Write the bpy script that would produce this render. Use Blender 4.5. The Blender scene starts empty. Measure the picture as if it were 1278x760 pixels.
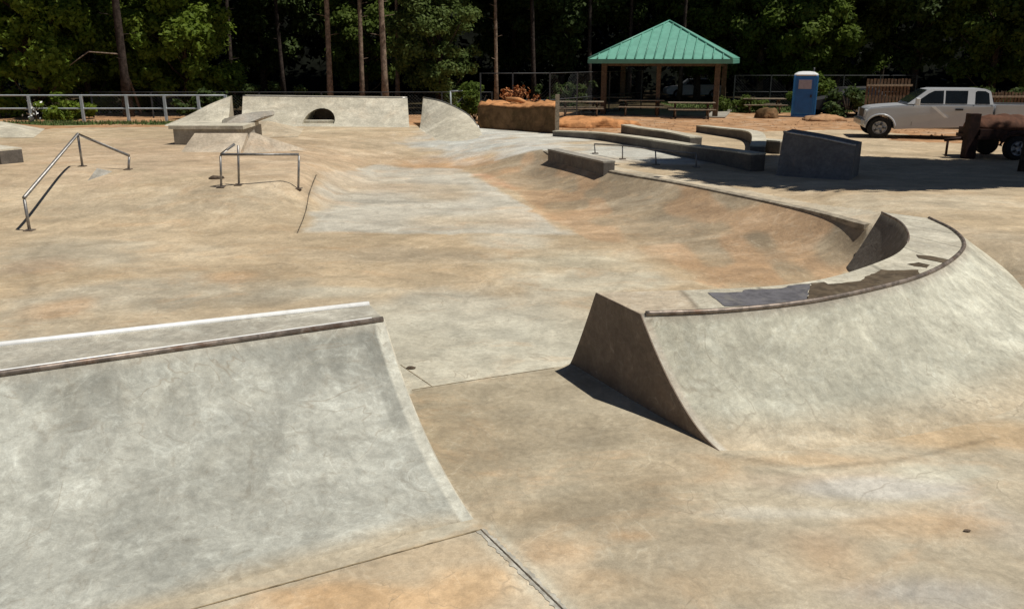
import bpy, bmesh, math, random
import numpy as np
from mathutils import Vector, Matrix
random.seed(7); rng = np.random.default_rng(11)
R = math.radians
scene = bpy.context.scene
col = scene.collection
# ------------------------------------------------------------------ camera
CZ, PITCH, F = 3.4, R(16.2), 1050.0
cam_d = bpy.data.cameras.new('camera'); cam = bpy.data.objects.new('camera', cam_d); col.objects.link(cam)
cam.location = (0, 0, CZ); cam.rotation_euler = (R(90) - PITCH, 0, 0)
cam_d.sensor_width = 36; cam_d.lens = F / 1278 * 36; cam_d.clip_end = 2000; cam_d.clip_start = 0.05
scene.camera = cam
cp, sp_ = math.cos(PITCH), math.sin(PITCH)
def ray(u, v):
    a = (u - 639) / F; b = -(v - 380) / F
    return Vector((a, cp + b * sp_, -sp_ + b * cp))
def P(u, v, z=0.0):                 # point of the horizontal plane z on the ray of a pixel
    d = ray(u, v); t = (z - CZ) / d.z
    return Vector((d.x * t, d.y * t, z))
def PY(u, v, y):                    # point at distance y
    d = ray(u, v); t = y / d.y
    return Vector((d.x * t, y, CZ + d.z * t))
# ------------------------------------------------------------------ materials
def new_mat(name):
    m = bpy.data.materials.new(name); m.use_nodes = True
    nt = m.node_tree; b = nt.nodes['Principled BSDF']
    return m, nt, b
def N(nt, t, **k):
    n = nt.nodes.new(t)
    for a, v in k.items():
        setattr(n, a, v)
    return n
def noise(nt, vec, scale, detail=4, rough=.55, dist=0.0):
    n = N(nt, 'ShaderNodeTexNoise'); n.inputs['Scale'].default_value = scale
    n.inputs['Detail'].default_value = detail; n.inputs['Roughness'].default_value = rough
    n.inputs['Distortion'].default_value = dist
    nt.links.new(vec, n.inputs['Vector']); return n.outputs['Fac']
def ramp(nt, fac, a, b, lo=0.0, hi=1.0):
    n = N(nt, 'ShaderNodeMapRange'); n.interpolation_type = 'SMOOTHSTEP'
    n.inputs['From Min'].default_value = a; n.inputs['From Max'].default_value = b
    n.inputs['To Min'].default_value = lo; n.inputs['To Max'].default_value = hi
    nt.links.new(fac, n.inputs['Value']); return n.outputs['Result']
def mix(nt, fac, a, b, mode='MIX'):
    n = N(nt, 'ShaderNodeMix', data_type='RGBA', blend_type=mode)
    for s, v in ((0, fac), (6, a), (7, b)):
        if hasattr(v, 'is_linked'): nt.links.new(v, n.inputs[s])
        elif s == 0: n.inputs[0].default_value = v
        else: n.inputs[s].default_value = (*v, 1) if len(v) == 3 else v
    return n.outputs[2]
def scl(nt, fac, a, b):             # grey value a..b as colour multiplier
    return ramp(nt, fac, 0.25, 0.75, a, b)
def position(nt):
    return N(nt, 'ShaderNodeNewGeometry').outputs['Position']

def concrete(name, base=(.42, .37, .28), zone=False, rust=(.50, .30, .15), rust_amt=.45, pale=(.52, .50, .43),
             pale_amt=.5, swirl=.5, rough=.85, var=.22, seed=0.0):
    m, nt, b = new_mat(name)
    pos = position(nt)
    mp = N(nt, 'ShaderNodeMapping'); mp.inputs['Location'].default_value = (seed, seed * 1.7, 0)
    nt.links.new(pos, mp.inputs['Vector']); v = mp.outputs['Vector']
    if zone:
        at = N(nt, 'ShaderNodeAttribute', attribute_name='zone'); c = at.outputs['Color']
    else:
        rgb = N(nt, 'ShaderNodeRGB'); rgb.outputs[0].default_value = (*base, 1); c = rgb.outputs[0]
    # anisotropic wash streaks
    mp2 = N(nt, 'ShaderNodeMapping'); mp2.inputs['Scale'].default_value = (.75, 1.15, 1.0); mp2.inputs['Rotation'].default_value = (0, 0, .25)
    nt.links.new(v, mp2.inputs['Vector'])
    n_big = noise(nt, mp2.outputs['Vector'], .55, 6, .62, .9)
    n_mid = noise(nt, v, 2.1, 8, .66, .7)
    n_fine = noise(nt, v, 14.0, 6, .7, .3)
    n_rust = noise(nt, mp2.outputs['Vector'], .8, 7, .66, 1.4)
    n_sw = noise(nt, v, 1.5, 7, .72, 3.2)
    n_grain = noise(nt, v, 90.0, 3, .6)
    c = mix(nt, ramp(nt, n_rust, .50, .72, 0, rust_amt), c, rust)
    lift = mix(nt, .35, mix(nt, 1.0, c, (1.38, 1.42, 1.50), 'MULTIPLY'), pale)
    n_sw2 = noise(nt, v, 4.2, 6, .7, 2.6)
    n_huge = noise(nt, v, .16, 3, .5, .4)
    c = mix(nt, ramp(nt, n_huge, .45, .62, 0, .22), c, lift)
    c = mix(nt, ramp(nt, n_big, .50, .70, 0, pale_amt), c, lift)
    c = mix(nt, ramp(nt, n_sw, .53, .66, 0, swirl * .5), c, lift)
    c = mix(nt, ramp(nt, n_sw2, .54, .68, 0, swirl * .42), c, lift)
    c = mix(nt, ramp(nt, n_sw2, .46, .32, 0, swirl * .30), c, (.24, .21, .16))
    c = mix(nt, ramp(nt, n_sw, .45, .30, 0, swirl * .22), c, (.24, .21, .16))
    for (sc_, ds_, dt_, wd_, am_, dark_) in ((.9, 1.2, 3, .010, .40, False), (1.7, 2.2, 2, .012, .28, False), (.7, .9, 4, .006, .45, True)):
        nl = noise(nt, v, sc_, dt_, .5, ds_)
        m1 = N(nt, 'ShaderNodeMath', operation='SUBTRACT'); nt.links.new(nl, m1.inputs[0]); m1.inputs[1].default_value = .5
        m2 = N(nt, 'ShaderNodeMath', operation='ABSOLUTE'); nt.links.new(m1.outputs[0], m2.inputs[0])
        ln_ = ramp(nt, m2.outputs[0], 0, wd_, 1, 0)
        gate = ramp(nt, n_mid, .42, .60, 0, am_)
        m3 = N(nt, 'ShaderNodeMath', operation='MULTIPLY'); nt.links.new(ln_, m3.inputs[0]); nt.links.new(gate, m3.inputs[1])
        c = mix(nt, m3.outputs[0], c, (.22, .18, .13) if dark_ else lift)
    for nn, a, d in ((n_big, 1 - var * .7, 1 + var * .6), (n_mid, 1 - var, 1 + var), (n_fine, 1 - var * .8, 1 + var * .8), (n_grain, .93, 1.07)):
        s = scl(nt, nn, a, d)
        cb = N(nt, 'ShaderNodeCombineColor')
        for i in range(3): nt.links.new(s, cb.inputs[i])
        c = mix(nt, 1.0, c, cb.outputs[0], 'MULTIPLY')
    nt.links.new(c, b.inputs['Base Color'])
    b.inputs['Roughness'].default_value = rough
    b.inputs['Specular IOR Level'].default_value = .35
    if zone:
        wet = N(nt, 'ShaderNodeAttribute', attribute_name='wet')
        nt.links.new(ramp(nt, wet.outputs['Fac'], 0, 1, rough, .5), b.inputs['Roughness'])
    bp = N(nt, 'ShaderNodeBump'); bp.inputs['Strength'].default_value = .35; bp.inputs['Distance'].default_value = .012
    nt.links.new(n_fine, bp.inputs['Height'])
    bp2 = N(nt, 'ShaderNodeBump'); bp2.inputs['Strength'].default_value = .4; bp2.inputs['Distance'].default_value = .05
    nt.links.new(n_mid, bp2.inputs['Height']); nt.links.new(bp.outputs[0], bp2.inputs['Normal'])
    nt.links.new(bp2.outputs[0], b.inputs['Normal'])
    return m
def simple(name, colr, rough=.7, metal=0.0, var=.2, scale=6.0, spec=.5, bump=0.0, second=None, local=False):
    m, nt, b = new_mat(name)
    v = N(nt, 'ShaderNodeTexCoord').outputs['Object'] if local else position(nt)
    n1 = noise(nt, v, scale, 6, .65, .4)
    c = mix(nt, ramp(nt, n1, .35, .65), tuple(x * (1 - var) for x in colr), tuple(min(1, x * (1 + var)) for x in colr))
    if second:
        c = mix(nt, ramp(nt, noise(nt, v, scale * .45, 5, .7, .8), .5, .68), c, second)
    nt.links.new(c, b.inputs['Base Color'])
    b.inputs['Roughness'].default_value = rough; b.inputs['Metallic'].default_value = metal
    b.inputs['Specular IOR Level'].default_value = spec
    if bump:
        bp = N(nt, 'ShaderNodeBump'); bp.inputs['Strength'].default_value = .6; bp.inputs['Distance'].default_value = bump
        nt.links.new(noise(nt, v, scale * 2, 6, .7), bp.inputs['Height']); nt.links.new(bp.outputs[0], b.inputs['Normal'])
    return m
def leaf_mat(name, a, b2, trans=.35):
    m, nt, b = new_mat(name)
    pos = position(nt)
    oi = N(nt, 'ShaderNodeObjectInfo')
    c = mix(nt, ramp(nt, noise(nt, pos, .9, 4, .7), .35, .65), a, b2)
    c = mix(nt, ramp(nt, oi.outputs['Random'], 0, 1, 0, .35), c, (.06, .085, .03))
    c = mix(nt, ramp(nt, noise(nt, pos, 9, 2), .3, .7, 0, .5), c, tuple(x * .5 for x in a))
    nt.links.new(c, b.inputs['Base Color']); b.inputs['Roughness'].default_value = .62
    b.inputs['Specular IOR Level'].default_value = .15
    tr = N(nt, 'ShaderNodeBsdfTranslucent'); nt.links.new(c, tr.inputs['Color'])
    mx = N(nt, 'ShaderNodeMixShader'); mx.inputs[0].default_value = trans
    nt.links.new(b.outputs[0], mx.inputs[1]); nt.links.new(tr.outputs[0], mx.inputs[2])
    nt.links.new(mx.outputs[0], nt.nodes['Material Output'].inputs['Surface'])
    return m
M = {}
M['floor'] = concrete('floor_concrete', zone=True, rust_amt=.34, pale_amt=.40, swirl=.50, var=.19, rust=(.53, .33, .17), pale=(.53, .52, .42))
M['ramp'] = concrete('ramp_concrete', zone=True, rust_amt=.10, pale_amt=.42, swirl=1.15, var=.21, rust=(.44, .38, .25), pale=(.56, .57, .48), seed=3.3)
M['pad'] = concrete('pale_concrete', base=(.51, .47, .37), rust_amt=.15, pale_amt=.4, swirl=.3, seed=8)
M['tanpad'] = concrete('tan_concrete', base=(.47, .39, .29), rust_amt=.3, pale_amt=.3, swirl=.4, seed=18)
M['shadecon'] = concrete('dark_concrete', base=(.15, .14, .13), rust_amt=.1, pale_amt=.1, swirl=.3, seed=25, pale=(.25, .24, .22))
M['ledgeshade'] = concrete('shade_dark_ledge_side', base=(.125, .11, .095), rust_amt=.1, pale_amt=.1, swirl=.2, seed=15, pale=(.25, .23, .2))  # darker than the ledge tops: shade of the sides put into the colour
M['graycon'] = concrete('grey_concrete', base=(.30, .28, .24), rust_amt=.15, pale_amt=.15, swirl=.3, seed=12)
M['darkcon'] = concrete('dark_end_concrete', base=(.17, .13, .10), rust_amt=.25, pale_amt=.0, swirl=.25, seed=5, rust=(.20, .12, .07))
M['steel'] = simple('galvanised_steel', (.45, .44, .42), .38, .75, .25, 9)
M['steel_bright'] = simple('polished_steel', (.88, .88, .86), .4, .1, .08, 9)
M['steel_rust'] = simple('weathered_steel', (.23, .19, .16), .5, .5, .4, 8, second=(.16, .10, .07))
M['rail'] = simple('rail_steel', (.26, .25, .24), .45, .6, .25, 9)
M['wire'] = simple('dull_fence_wire', (.06, .065, .07), .6, .3, .2, 9)
M['white_fence'] = simple('white_painted_rail', (.42, .46, .49), .5, .0, .1, 4)
M['clay'] = simple('red_clay', (.40, .23, .12), .95, 0, .3, 1.6, .2, .06, (.50, .36, .24))
M['dirtwall'] = simple('brown_clay_wall', (.17, .10, .05), .95, 0, .4, 1.5, .15, .06, (.10, .065, .03))
M['clay_top'] = simple('orange_clay', (.50, .24, .10), .95, 0, .3, 2.5, .2, .06)
M['grass'] = simple('grass', (.10, .14, .045), .9, 0, .4, 5, .1, .05, (.20, .20, .09))
M['litter'] = simple('forest_floor', (.06, .045, .025), .95, 0, .5, 1.5, .1, .08, (.03, .035, .015))
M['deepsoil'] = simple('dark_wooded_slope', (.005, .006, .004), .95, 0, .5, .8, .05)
M['wood'] = simple('grey_wood', (.28, .23, .17), .8, 0, .3, 12, .2)
M['brownwood'] = simple('brown_wood', (.13, .09, .06), .8, 0, .3, 9, .2)
M['roof'] = simple('green_metal_roof', (.16, .40, .31), .5, .0, .08, 3, .4)
M['roof_trim'] = simple('green_roof_trim', (.13, .35, .27), .45, .0, .08, 3, .4)
M['blue'] = simple('blue_plastic', (.02, .20, .55), .5, 0, .1, 3)
M['blue_dark'] = simple('dark_blue_plastic', (.015, .13, .40), .5, 0, .1, 3)
M['white_pl'] = simple('white_plastic', (.75, .76, .76), .5, 0, .05, 3)
M['paint'] = simple('white_car_paint', (.50, .52, .55), .25, 0, .03, 1.5, .5)
M['glass'] = simple('dark_glass', (.012, .016, .022), .08, 0, .1, 3, .8)
M['rubber'] = simple('tyre_rubber', (.02, .02, .02), .85, 0, .2, 12, .2)
M['rim'] = simple('wheel_rim', (.30, .30, .31), .45, .6, .1, 12)
M['blackpl'] = simple('black_plastic', (.025, .025, .027), .6, 0, .2, 8)
M['red'] = simple('red_lens', (.35, .02, .02), .3, 0, .1, 8)
M['lamp'] = simple('clear_lens', (.6, .62, .62), .15, 0, .05, 8)
M['tarp'] = simple('brown_tarp', (.11, .05, .03), .8, 0, .35, 4, .2, .03)
M['rusty'] = simple('rusty_brown_metal', (.04, .017, .012), .75, .1, .4, 5, .3)
M['label'] = simple('grey_placard', (.38, .36, .42), .6, 0, .1, 8)
M['bark'] = simple('brown_bark', (.10, .075, .055), .95, 0, .45, 6, .1, .05)
M['bark_pale'] = simple('pale_pine_bark', (.22, .165, .125), .95, 0, .4, 5, .1, .05)
M['bark_dark'] = simple('dark_bark', (.055, .042, .036), .95, 0, .45, 6, .1, .05)
M['leaf_a'] = leaf_mat('bright_leaves', (.18, .27, .033), (.27, .36, .055), .5)
M['leaf_b'] = leaf_mat('mid_leaves', (.13, .20, .035), (.20, .27, .055), .5)
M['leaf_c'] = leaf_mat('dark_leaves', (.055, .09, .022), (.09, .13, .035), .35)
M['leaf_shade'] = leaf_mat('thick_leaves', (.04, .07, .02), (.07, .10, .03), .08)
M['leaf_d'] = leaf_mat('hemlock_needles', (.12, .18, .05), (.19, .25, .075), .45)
M['deadleaf'] = simple('dead_red_leaves', (.36, .15, .06), .8, 0, .5, 4, .2)
M['flower'] = simple('white_petals', (.8, .8, .78), .7, 0, .05, 4)
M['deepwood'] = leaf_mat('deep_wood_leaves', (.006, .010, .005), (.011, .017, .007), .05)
# ------------------------------------------------------------------ object helpers
def tag(o, label=None, cat=None, group=None, kind=None):
    if label: o['label'] = label
    if cat: o['category'] = cat
    if group: o['group'] = group
    if kind: o['kind'] = kind
    return o
def root(name, loc, label, cat, group=None):
    o = bpy.data.objects.new(name, None); col.objects.link(o); o.location = loc; o.empty_display_size = .2
    return tag(o, label, cat, group)
class MB:
    """collects geometry in world coordinates, links it as one mesh"""
    def __init__(s): s.v = []; s.f = []; s.smooth = []
    def add(s, vs, fs, smooth=False):
        n = len(s.v); s.v += [tuple(p) for p in vs]
        s.f += [tuple(i + n for i in f) for f in fs]; s.smooth += [smooth] * len(fs)
        return s
    def box(s, c, size, rz=0, bev=0.0, tilt=None):
        bm = bmesh.new(); bmesh.ops.create_cube(bm, size=1)
        bmesh.ops.scale(bm, vec=size, verts=bm.verts)
        if bev: bmesh.ops.bevel(bm, geom=bm.edges[:], offset=bev, segments=2, affect='EDGES', profile=.6)
        mt = Matrix.Translation(c) @ Matrix.Rotation(rz, 4, 'Z')
        if tilt: mt = mt @ Matrix.Rotation(tilt[0], 4, 'X') @ Matrix.Rotation(tilt[1], 4, 'Y')
        bmesh.ops.transform(bm, matrix=mt, verts=bm.verts)
        return s.bm(bm)
    def bm(s, bm, smooth=False):
        bm.verts.index_update(); s.add([v.co[:] for v in bm.verts], [[v.index for v in f.verts] for f in bm.faces], smooth); bm.free(); return s
    def tube(s, pts, r, seg=8, cap=True):
        pts = [Vector(p) for p in pts]; rs = r if isinstance(r, (list, tuple)) else [r] * len(pts)
        vs = []; up = Vector((0, 0, 1))
        for i, p in enumerate(pts):
            d = (pts[min(i + 1, len(pts) - 1)] - pts[max(i - 1, 0)]).normalized()
            ref = up if abs(d.z) < .9 else Vector((1, 0, 0))
            a = d.cross(ref).normalized(); b = d.cross(a).normalized()
            for k in range(seg):
                t = 2 * math.pi * k / seg; vs.append(p + (a * math.cos(t) + b * math.sin(t)) * rs[i])
        fs = [(i * seg + k, i * seg + (k + 1) % seg, (i + 1) * seg + (k + 1) % seg, (i + 1) * seg + k) for i in range(len(pts) - 1) for k in range(seg)]
        if cap: fs += [tuple(range(seg))[::-1], tuple((len(pts) - 1) * seg + k for k in range(seg))]
        return s.add(vs, fs, True)
    def prism(s, poly, z0, z1):      # plan polygon extruded
        n = len(poly); vs = [(p[0], p[1], z0) for p in poly] + [(p[0], p[1], z1) for p in poly]
        fs = [tuple(range(n))[::-1], tuple(range(n, 2 * n))] + [(i, (i + 1) % n, n + (i + 1) % n, n + i) for i in range(n)]
        return s.add(vs, fs)
    def ringloft(s, rings, cap=True):
        n = len(rings[0]); vs = [p for r in rings for p in r]
        fs = [(i * n + k, i * n + (k + 1) % n, (i + 1) * n + (k + 1) % n, (i + 1) * n + k) for i in range(len(rings) - 1) for k in range(n)]
        if cap: fs += [tuple(range(n))[::-1], tuple((len(rings) - 1) * n + k for k in range(n))]
        return s.add(vs, fs)
    def quadbox(s, a, b, w, z0, z1): # upright wall between plan points a,b
        a = Vector(a[:2]); b = Vector(b[:2]); d = (b - a).normalized(); n = Vector((-d.y, d.x)) * w / 2
        return s.prism([a - n, b - n, b + n, a + n], z0, z1)
    def build(s, name, mat, parent=None, origin=None, recalc=True, bevel=0.0, smooth=None):
        if parent is not None: o3 = wloc(parent)
        elif origin is not None: o3 = Vector(origin)
        else:
            a = np.array(s.v); o3 = Vector(((a[:, 0].min() + a[:, 0].max()) / 2, (a[:, 1].min() + a[:, 1].max()) / 2, a[:, 2].min()))
        me = bpy.data.meshes.new(name)
        me.from_pydata([(p[0] - o3.x, p[1] - o3.y, p[2] - o3.z) for p in s.v], [], s.f)
        me.polygons.foreach_set('use_smooth', s.smooth if smooth is None else [smooth] * len(s.f))
        if recalc:
            bm = bmesh.new(); bm.from_mesh(me); bmesh.ops.recalc_face_normals(bm, faces=bm.faces)
            if bevel: bmesh.ops.bevel(bm, geom=bm.edges[:], offset=bevel, segments=2, affect='EDGES')
            bm.to_mesh(me); bm.free()
        me.materials.append(mat)
        o = bpy.data.objects.new(name, me); col.objects.link(o)
        if parent is not None: o.parent = parent
        else: o.location = o3
        o['w0'] = [o3.x, o3.y, o3.z]
        return o
def wloc(o):
    if 'w0' in o.keys(): return Vector(o['w0'])
    v = Vector(o.location); p = o.parent
    while p: v += Vector(p.location); p = p.parent
    return v
def copy_tree(o, parent=None):
    c = o.copy(); col.objects.link(c); c.parent = parent
    for ch in list(o.children): copy_tree(ch, c)
    return c
# ------------------------------------------------------------------ heightfield of the park
def seg_dist(X, Y, pl, closed=False):
    d = np.full(X.shape, 1e9)
    n = len(pl)
    for i in range(n if closed else n - 1):
        ax, ay = pl[i][:2]; bx, by = pl[(i + 1) % n][:2]
        dx, dy = bx - ax, by - ay; L = dx * dx + dy * dy + 1e-12
        t = np.clip(((X - ax) * dx + (Y - ay) * dy) / L, 0, 1)
        d = np.minimum(d, np.hypot(X - ax - t * dx, Y - ay - t * dy))
    return d
def inside(X, Y, pl):
    r = np.zeros(X.shape, bool); n = len(pl)
    for i in range(n):
        x0, y0 = pl[i][:2]; x1, y1 = pl[(i + 1) % n][:2]
        c = ((y0 > Y) != (y1 > Y)) & (X < (x1 - x0) * (Y - y0) / (y1 - y0 + 1e-12) + x0)
        r ^= c
    return r
def spline(pts, n):                  # Catmull-Rom resample
    pts = [Vector(p) for p in pts]; q = [pts[0] * 2 - pts[1]] + pts + [pts[-1] * 2 - pts[-2]]
    out = []
    m = len(pts) - 1
    for k in range(n):
        t = k / (n - 1) * m; i = min(int(t), m - 1); f = t - i
        a, b, c, d = q[i], q[i + 1], q[i + 2], q[i + 3]
        out.append(.5 * ((2 * b) + (c - a) * f + (2 * a - 5 * b + 4 * c - d) * f * f + (3 * b - a - 3 * c + d) * f ** 3))
    return out
sm = lambda t: np.clip(t, 0, 1) ** 2 * (3 - 2 * np.clip(t, 0, 1))
lipB = [p[:2] for p in spline([(1.0, 27.5, 0), (1.35, 25.8, 0), (2.5, 22.4, 0), (3.85, 19.8, 0), (4.95, 17.4, 0), (5.75, 15.6, 0), (6.1, 14.25, 0)], 30)]
footB = [p[:2] for p in spline([(-2.2, 28, 0), (-.9, 26, 0), (-.1, 23.3, 0), (1.06, 17.9, 0), (1.9, 15.2, 0), (3.0, 12.9, 0), (4.0, 12.45, 0), (4.9, 12.8, 0), (5.5, 13.6, 0)], 36)]
foot = [(-32, 17.0), (-4.6, 17.1), (-4.45, 19.0), (-4.2, 22.5), (-3.6, 27.5)] + footB + [(5.75, 13.0), (5.5, 11.9), (5.0, 10.9), (4.6, 9.6), (4.2, 8.3), (5.2, 7.8), (7.5, 7.3), (16, 7.0), (16, -2), (-32, -2)]
lip = [(-36, 24.5), (-14, 23.5), (-10.5, 22.8), (-6.4, 20.6), (-5.6, 20.3), (-6.2, 24), (-8.5, 30), (-7.5, 36), (-3.5, 37.2), (0, 36), (.6, 31)] + lipB + \
      [(6.35, 14.0), (6.6, 13.3), (6.65, 12.2), (8.4, 11.4), (20, 10.8), (20, -6), (-36, -6)]
def H(X, Y):
    X = np.asarray(X, float); Y = np.asarray(Y, float)
    low = inside(X, Y, foot); mid = inside(X, Y, lip)
    df = seg_dist(X, Y, foot, True); dl = seg_dist(X, Y, lip, True)
    t = df / (df + dl + 1e-9)
    U = .60 + .08 * (1 - sm((Y - 14) / 10)) * sm((X - 1) / 3) + .19 * sm((X - 5.9) / 1.2) * (1 - sm((Y - 14.5) / 8))
    sharp = sm((X + .6) / 1.2) * sm((Y - 12.2) / .6) * (1 - sm((Y - 26) / 2))
    z = U * ((t ** 2.7) * sharp + sm(t) * (1 - sharp))
    z = np.where(low, 0, np.where(mid, z, U))
    z = z + .012 * np.sin(X * .7 + 1.3) * np.sin(Y * .55) * (Y > 2)
    return z
def h(x, y): return float(H(np.array([x]), np.array([y]))[0])
def G(u, v):                         # ground point seen at a pixel
    z = 0.3
    for _ in range(12):
        p = P(u, v, z); z = .5 * z + .5 * h(p.x, p.y)
    p = P(u, v, z); p.z = h(p.x, p.y); return p
# colour zones: blobs (u, v, ru, rv, colour, strength), placed where the stains lie on the floor
TAN = (.485, .375, .24); GREY = (.47, .405, .295); PALE = (.53, .51, .41); ORG = (.56, .32, .15); BRN = (.30, .25, .185); COOL = (.40, .385, .33)
blobs = [
 (300, 190, 330, 26, (.49, .36, .235), .9), (560, 205, 60, 14, ORG, .7), (450, 175, 160, 16, (.49, .38, .25), .7), (650, 213, 75, 14, (.50, .27, .16), 1.0), (720, 268, 90, 22, (.52, .34, .19), 1.0), (650, 225, 60, 14, (.52, .30, .17), .9), (640, 300, 60, 14, (.54, .50, .40), .8),
 (700, 325, 110, 20, (.52, .47, .35), .9), (870, 300, 120, 40, (.42, .32, .21), .6), (180, 255, 210, 26, (.46, .37, .25), .8), (100, 320, 120, 25, (.40, .35, .26), .8), (60, 330, 60, 14, (.50, .36, .24), .6),
 (500, 320, 200, 14, (.45, .37, .26), .7), (420, 365, 60, 9, PALE, .6), (600, 390, 140, 35, (.43, .405, .33), .8), (200, 370, 180, 30, (.40, .375, .30), .7), (80, 385, 40, 14, ORG, .45), (290, 345, 30, 9, ORG, .4),
 (740, 350, 110, 16, (.53, .49, .38), .9), (600, 176, 80, 14, (.52, .52, .47), 1.1), (665, 188, 50, 14, (.54, .53, .48), 1.1), (590, 166, 70, 10, (.52, .52, .47), 1.1), (800, 190, 110, 16, (.50, .50, .45), 1.0), (690, 172, 60, 8, (.55, .54, .48), 1.0),
 (640, 540, 110, 60, BRN, .8), (720, 620, 130, 50, (.30, .25, .18), .7), (560, 640, 40, 40, PALE, .5), (860, 540, 60, 30, (.46, .35, .22), .6),
 (1000, 600, 150, 16, (.50, .41, .30), .9), (1080, 610, 130, 18, (.50, .48, .43), .9), (1180, 588, 60, 16, PALE, .8), (780, 590, 50, 18, ORG, .4), (700, 690, 70, 26, (.54, .35, .19), .9), (790, 668, 50, 14, ORG, .9), (640, 640, 60, 20, (.50, .36, .21), .7), (745, 720, 60, 22, (.55, .38, .22), .8),
 (900, 680, 110, 50, (.34, .28, .20), .7), (1030, 690, 50, 40, (.42, .30, .20), .6), (1130, 740, 120, 36, (.40, .38, .34), .9), (1240, 650, 60, 40, (.44, .40, .33), .7), (1150, 655, 120, 26, (.52, .37, .22), .8), (1030, 700, 80, 50, (.50, .36, .22), .7), (1240, 545, 120, 18, (.53, .38, .22), .9), (1000, 575, 110, 12, (.52, .38, .23), .8), (860, 590, 90, 26, (.52, .40, .26), .8), (960, 640, 160, 12, (.53, .50, .42), .7), (860, 730, 160, 34, (.50, .38, .24), .6),
 (480, 748, 130, 26, (.55, .36, .19), 1.0), (600, 725, 60, 26, (.52, .35, .19), 1.0), (1230, 540, 70, 16, (.46, .35, .22), .7), (1150, 250, 140, 12, (.46, .39, .28), .8), (1240, 300, 60, 30, (.45, .37, .26), .8)]
pale_slab = [P(*q)[:2] for q in ((375, 291), (727, 295), (668, 262), (598, 222), (575, 210), (470, 208), (398, 233))]
fore_slab = [(-1.19, 8.02)] + [P(*q)[:2] for q in ((515, 486), (690, 458), (713, 453), (905, 566), (915, 572))] + [(9, 6.4), (9, 3), (P(700, 762).x, P(700, 762).y), P(602, 662)[:2]]
grey_bank = None
bl = []
for (u, v, ru, rv, c, s) in blobs:
    p = G(u, v); a = G(u + ru, v); b = G(u, v - rv * .8); bl.append((p.x, p.y, max(.1, abs(a.x - p.x)), max(.1, abs(b.y - p.y)), c, s))
def vnoise(X, Y, s, seed):
    r2 = np.random.default_rng(seed); T = r2.random((64, 64))
    x = X * s; y = Y * s; xi = np.floor(x).astype(int); yi = np.floor(y).astype(int); fx = sm(x - xi); fy = sm(y - yi)
    g = lambda i, j: T[(i) % 64, (j) % 64]
    return (g(xi, yi) * (1 - fx) + g(xi + 1, yi) * fx) * (1 - fy) + (g(xi, yi + 1) * (1 - fx) + g(xi + 1, yi + 1) * fx) * fy
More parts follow.
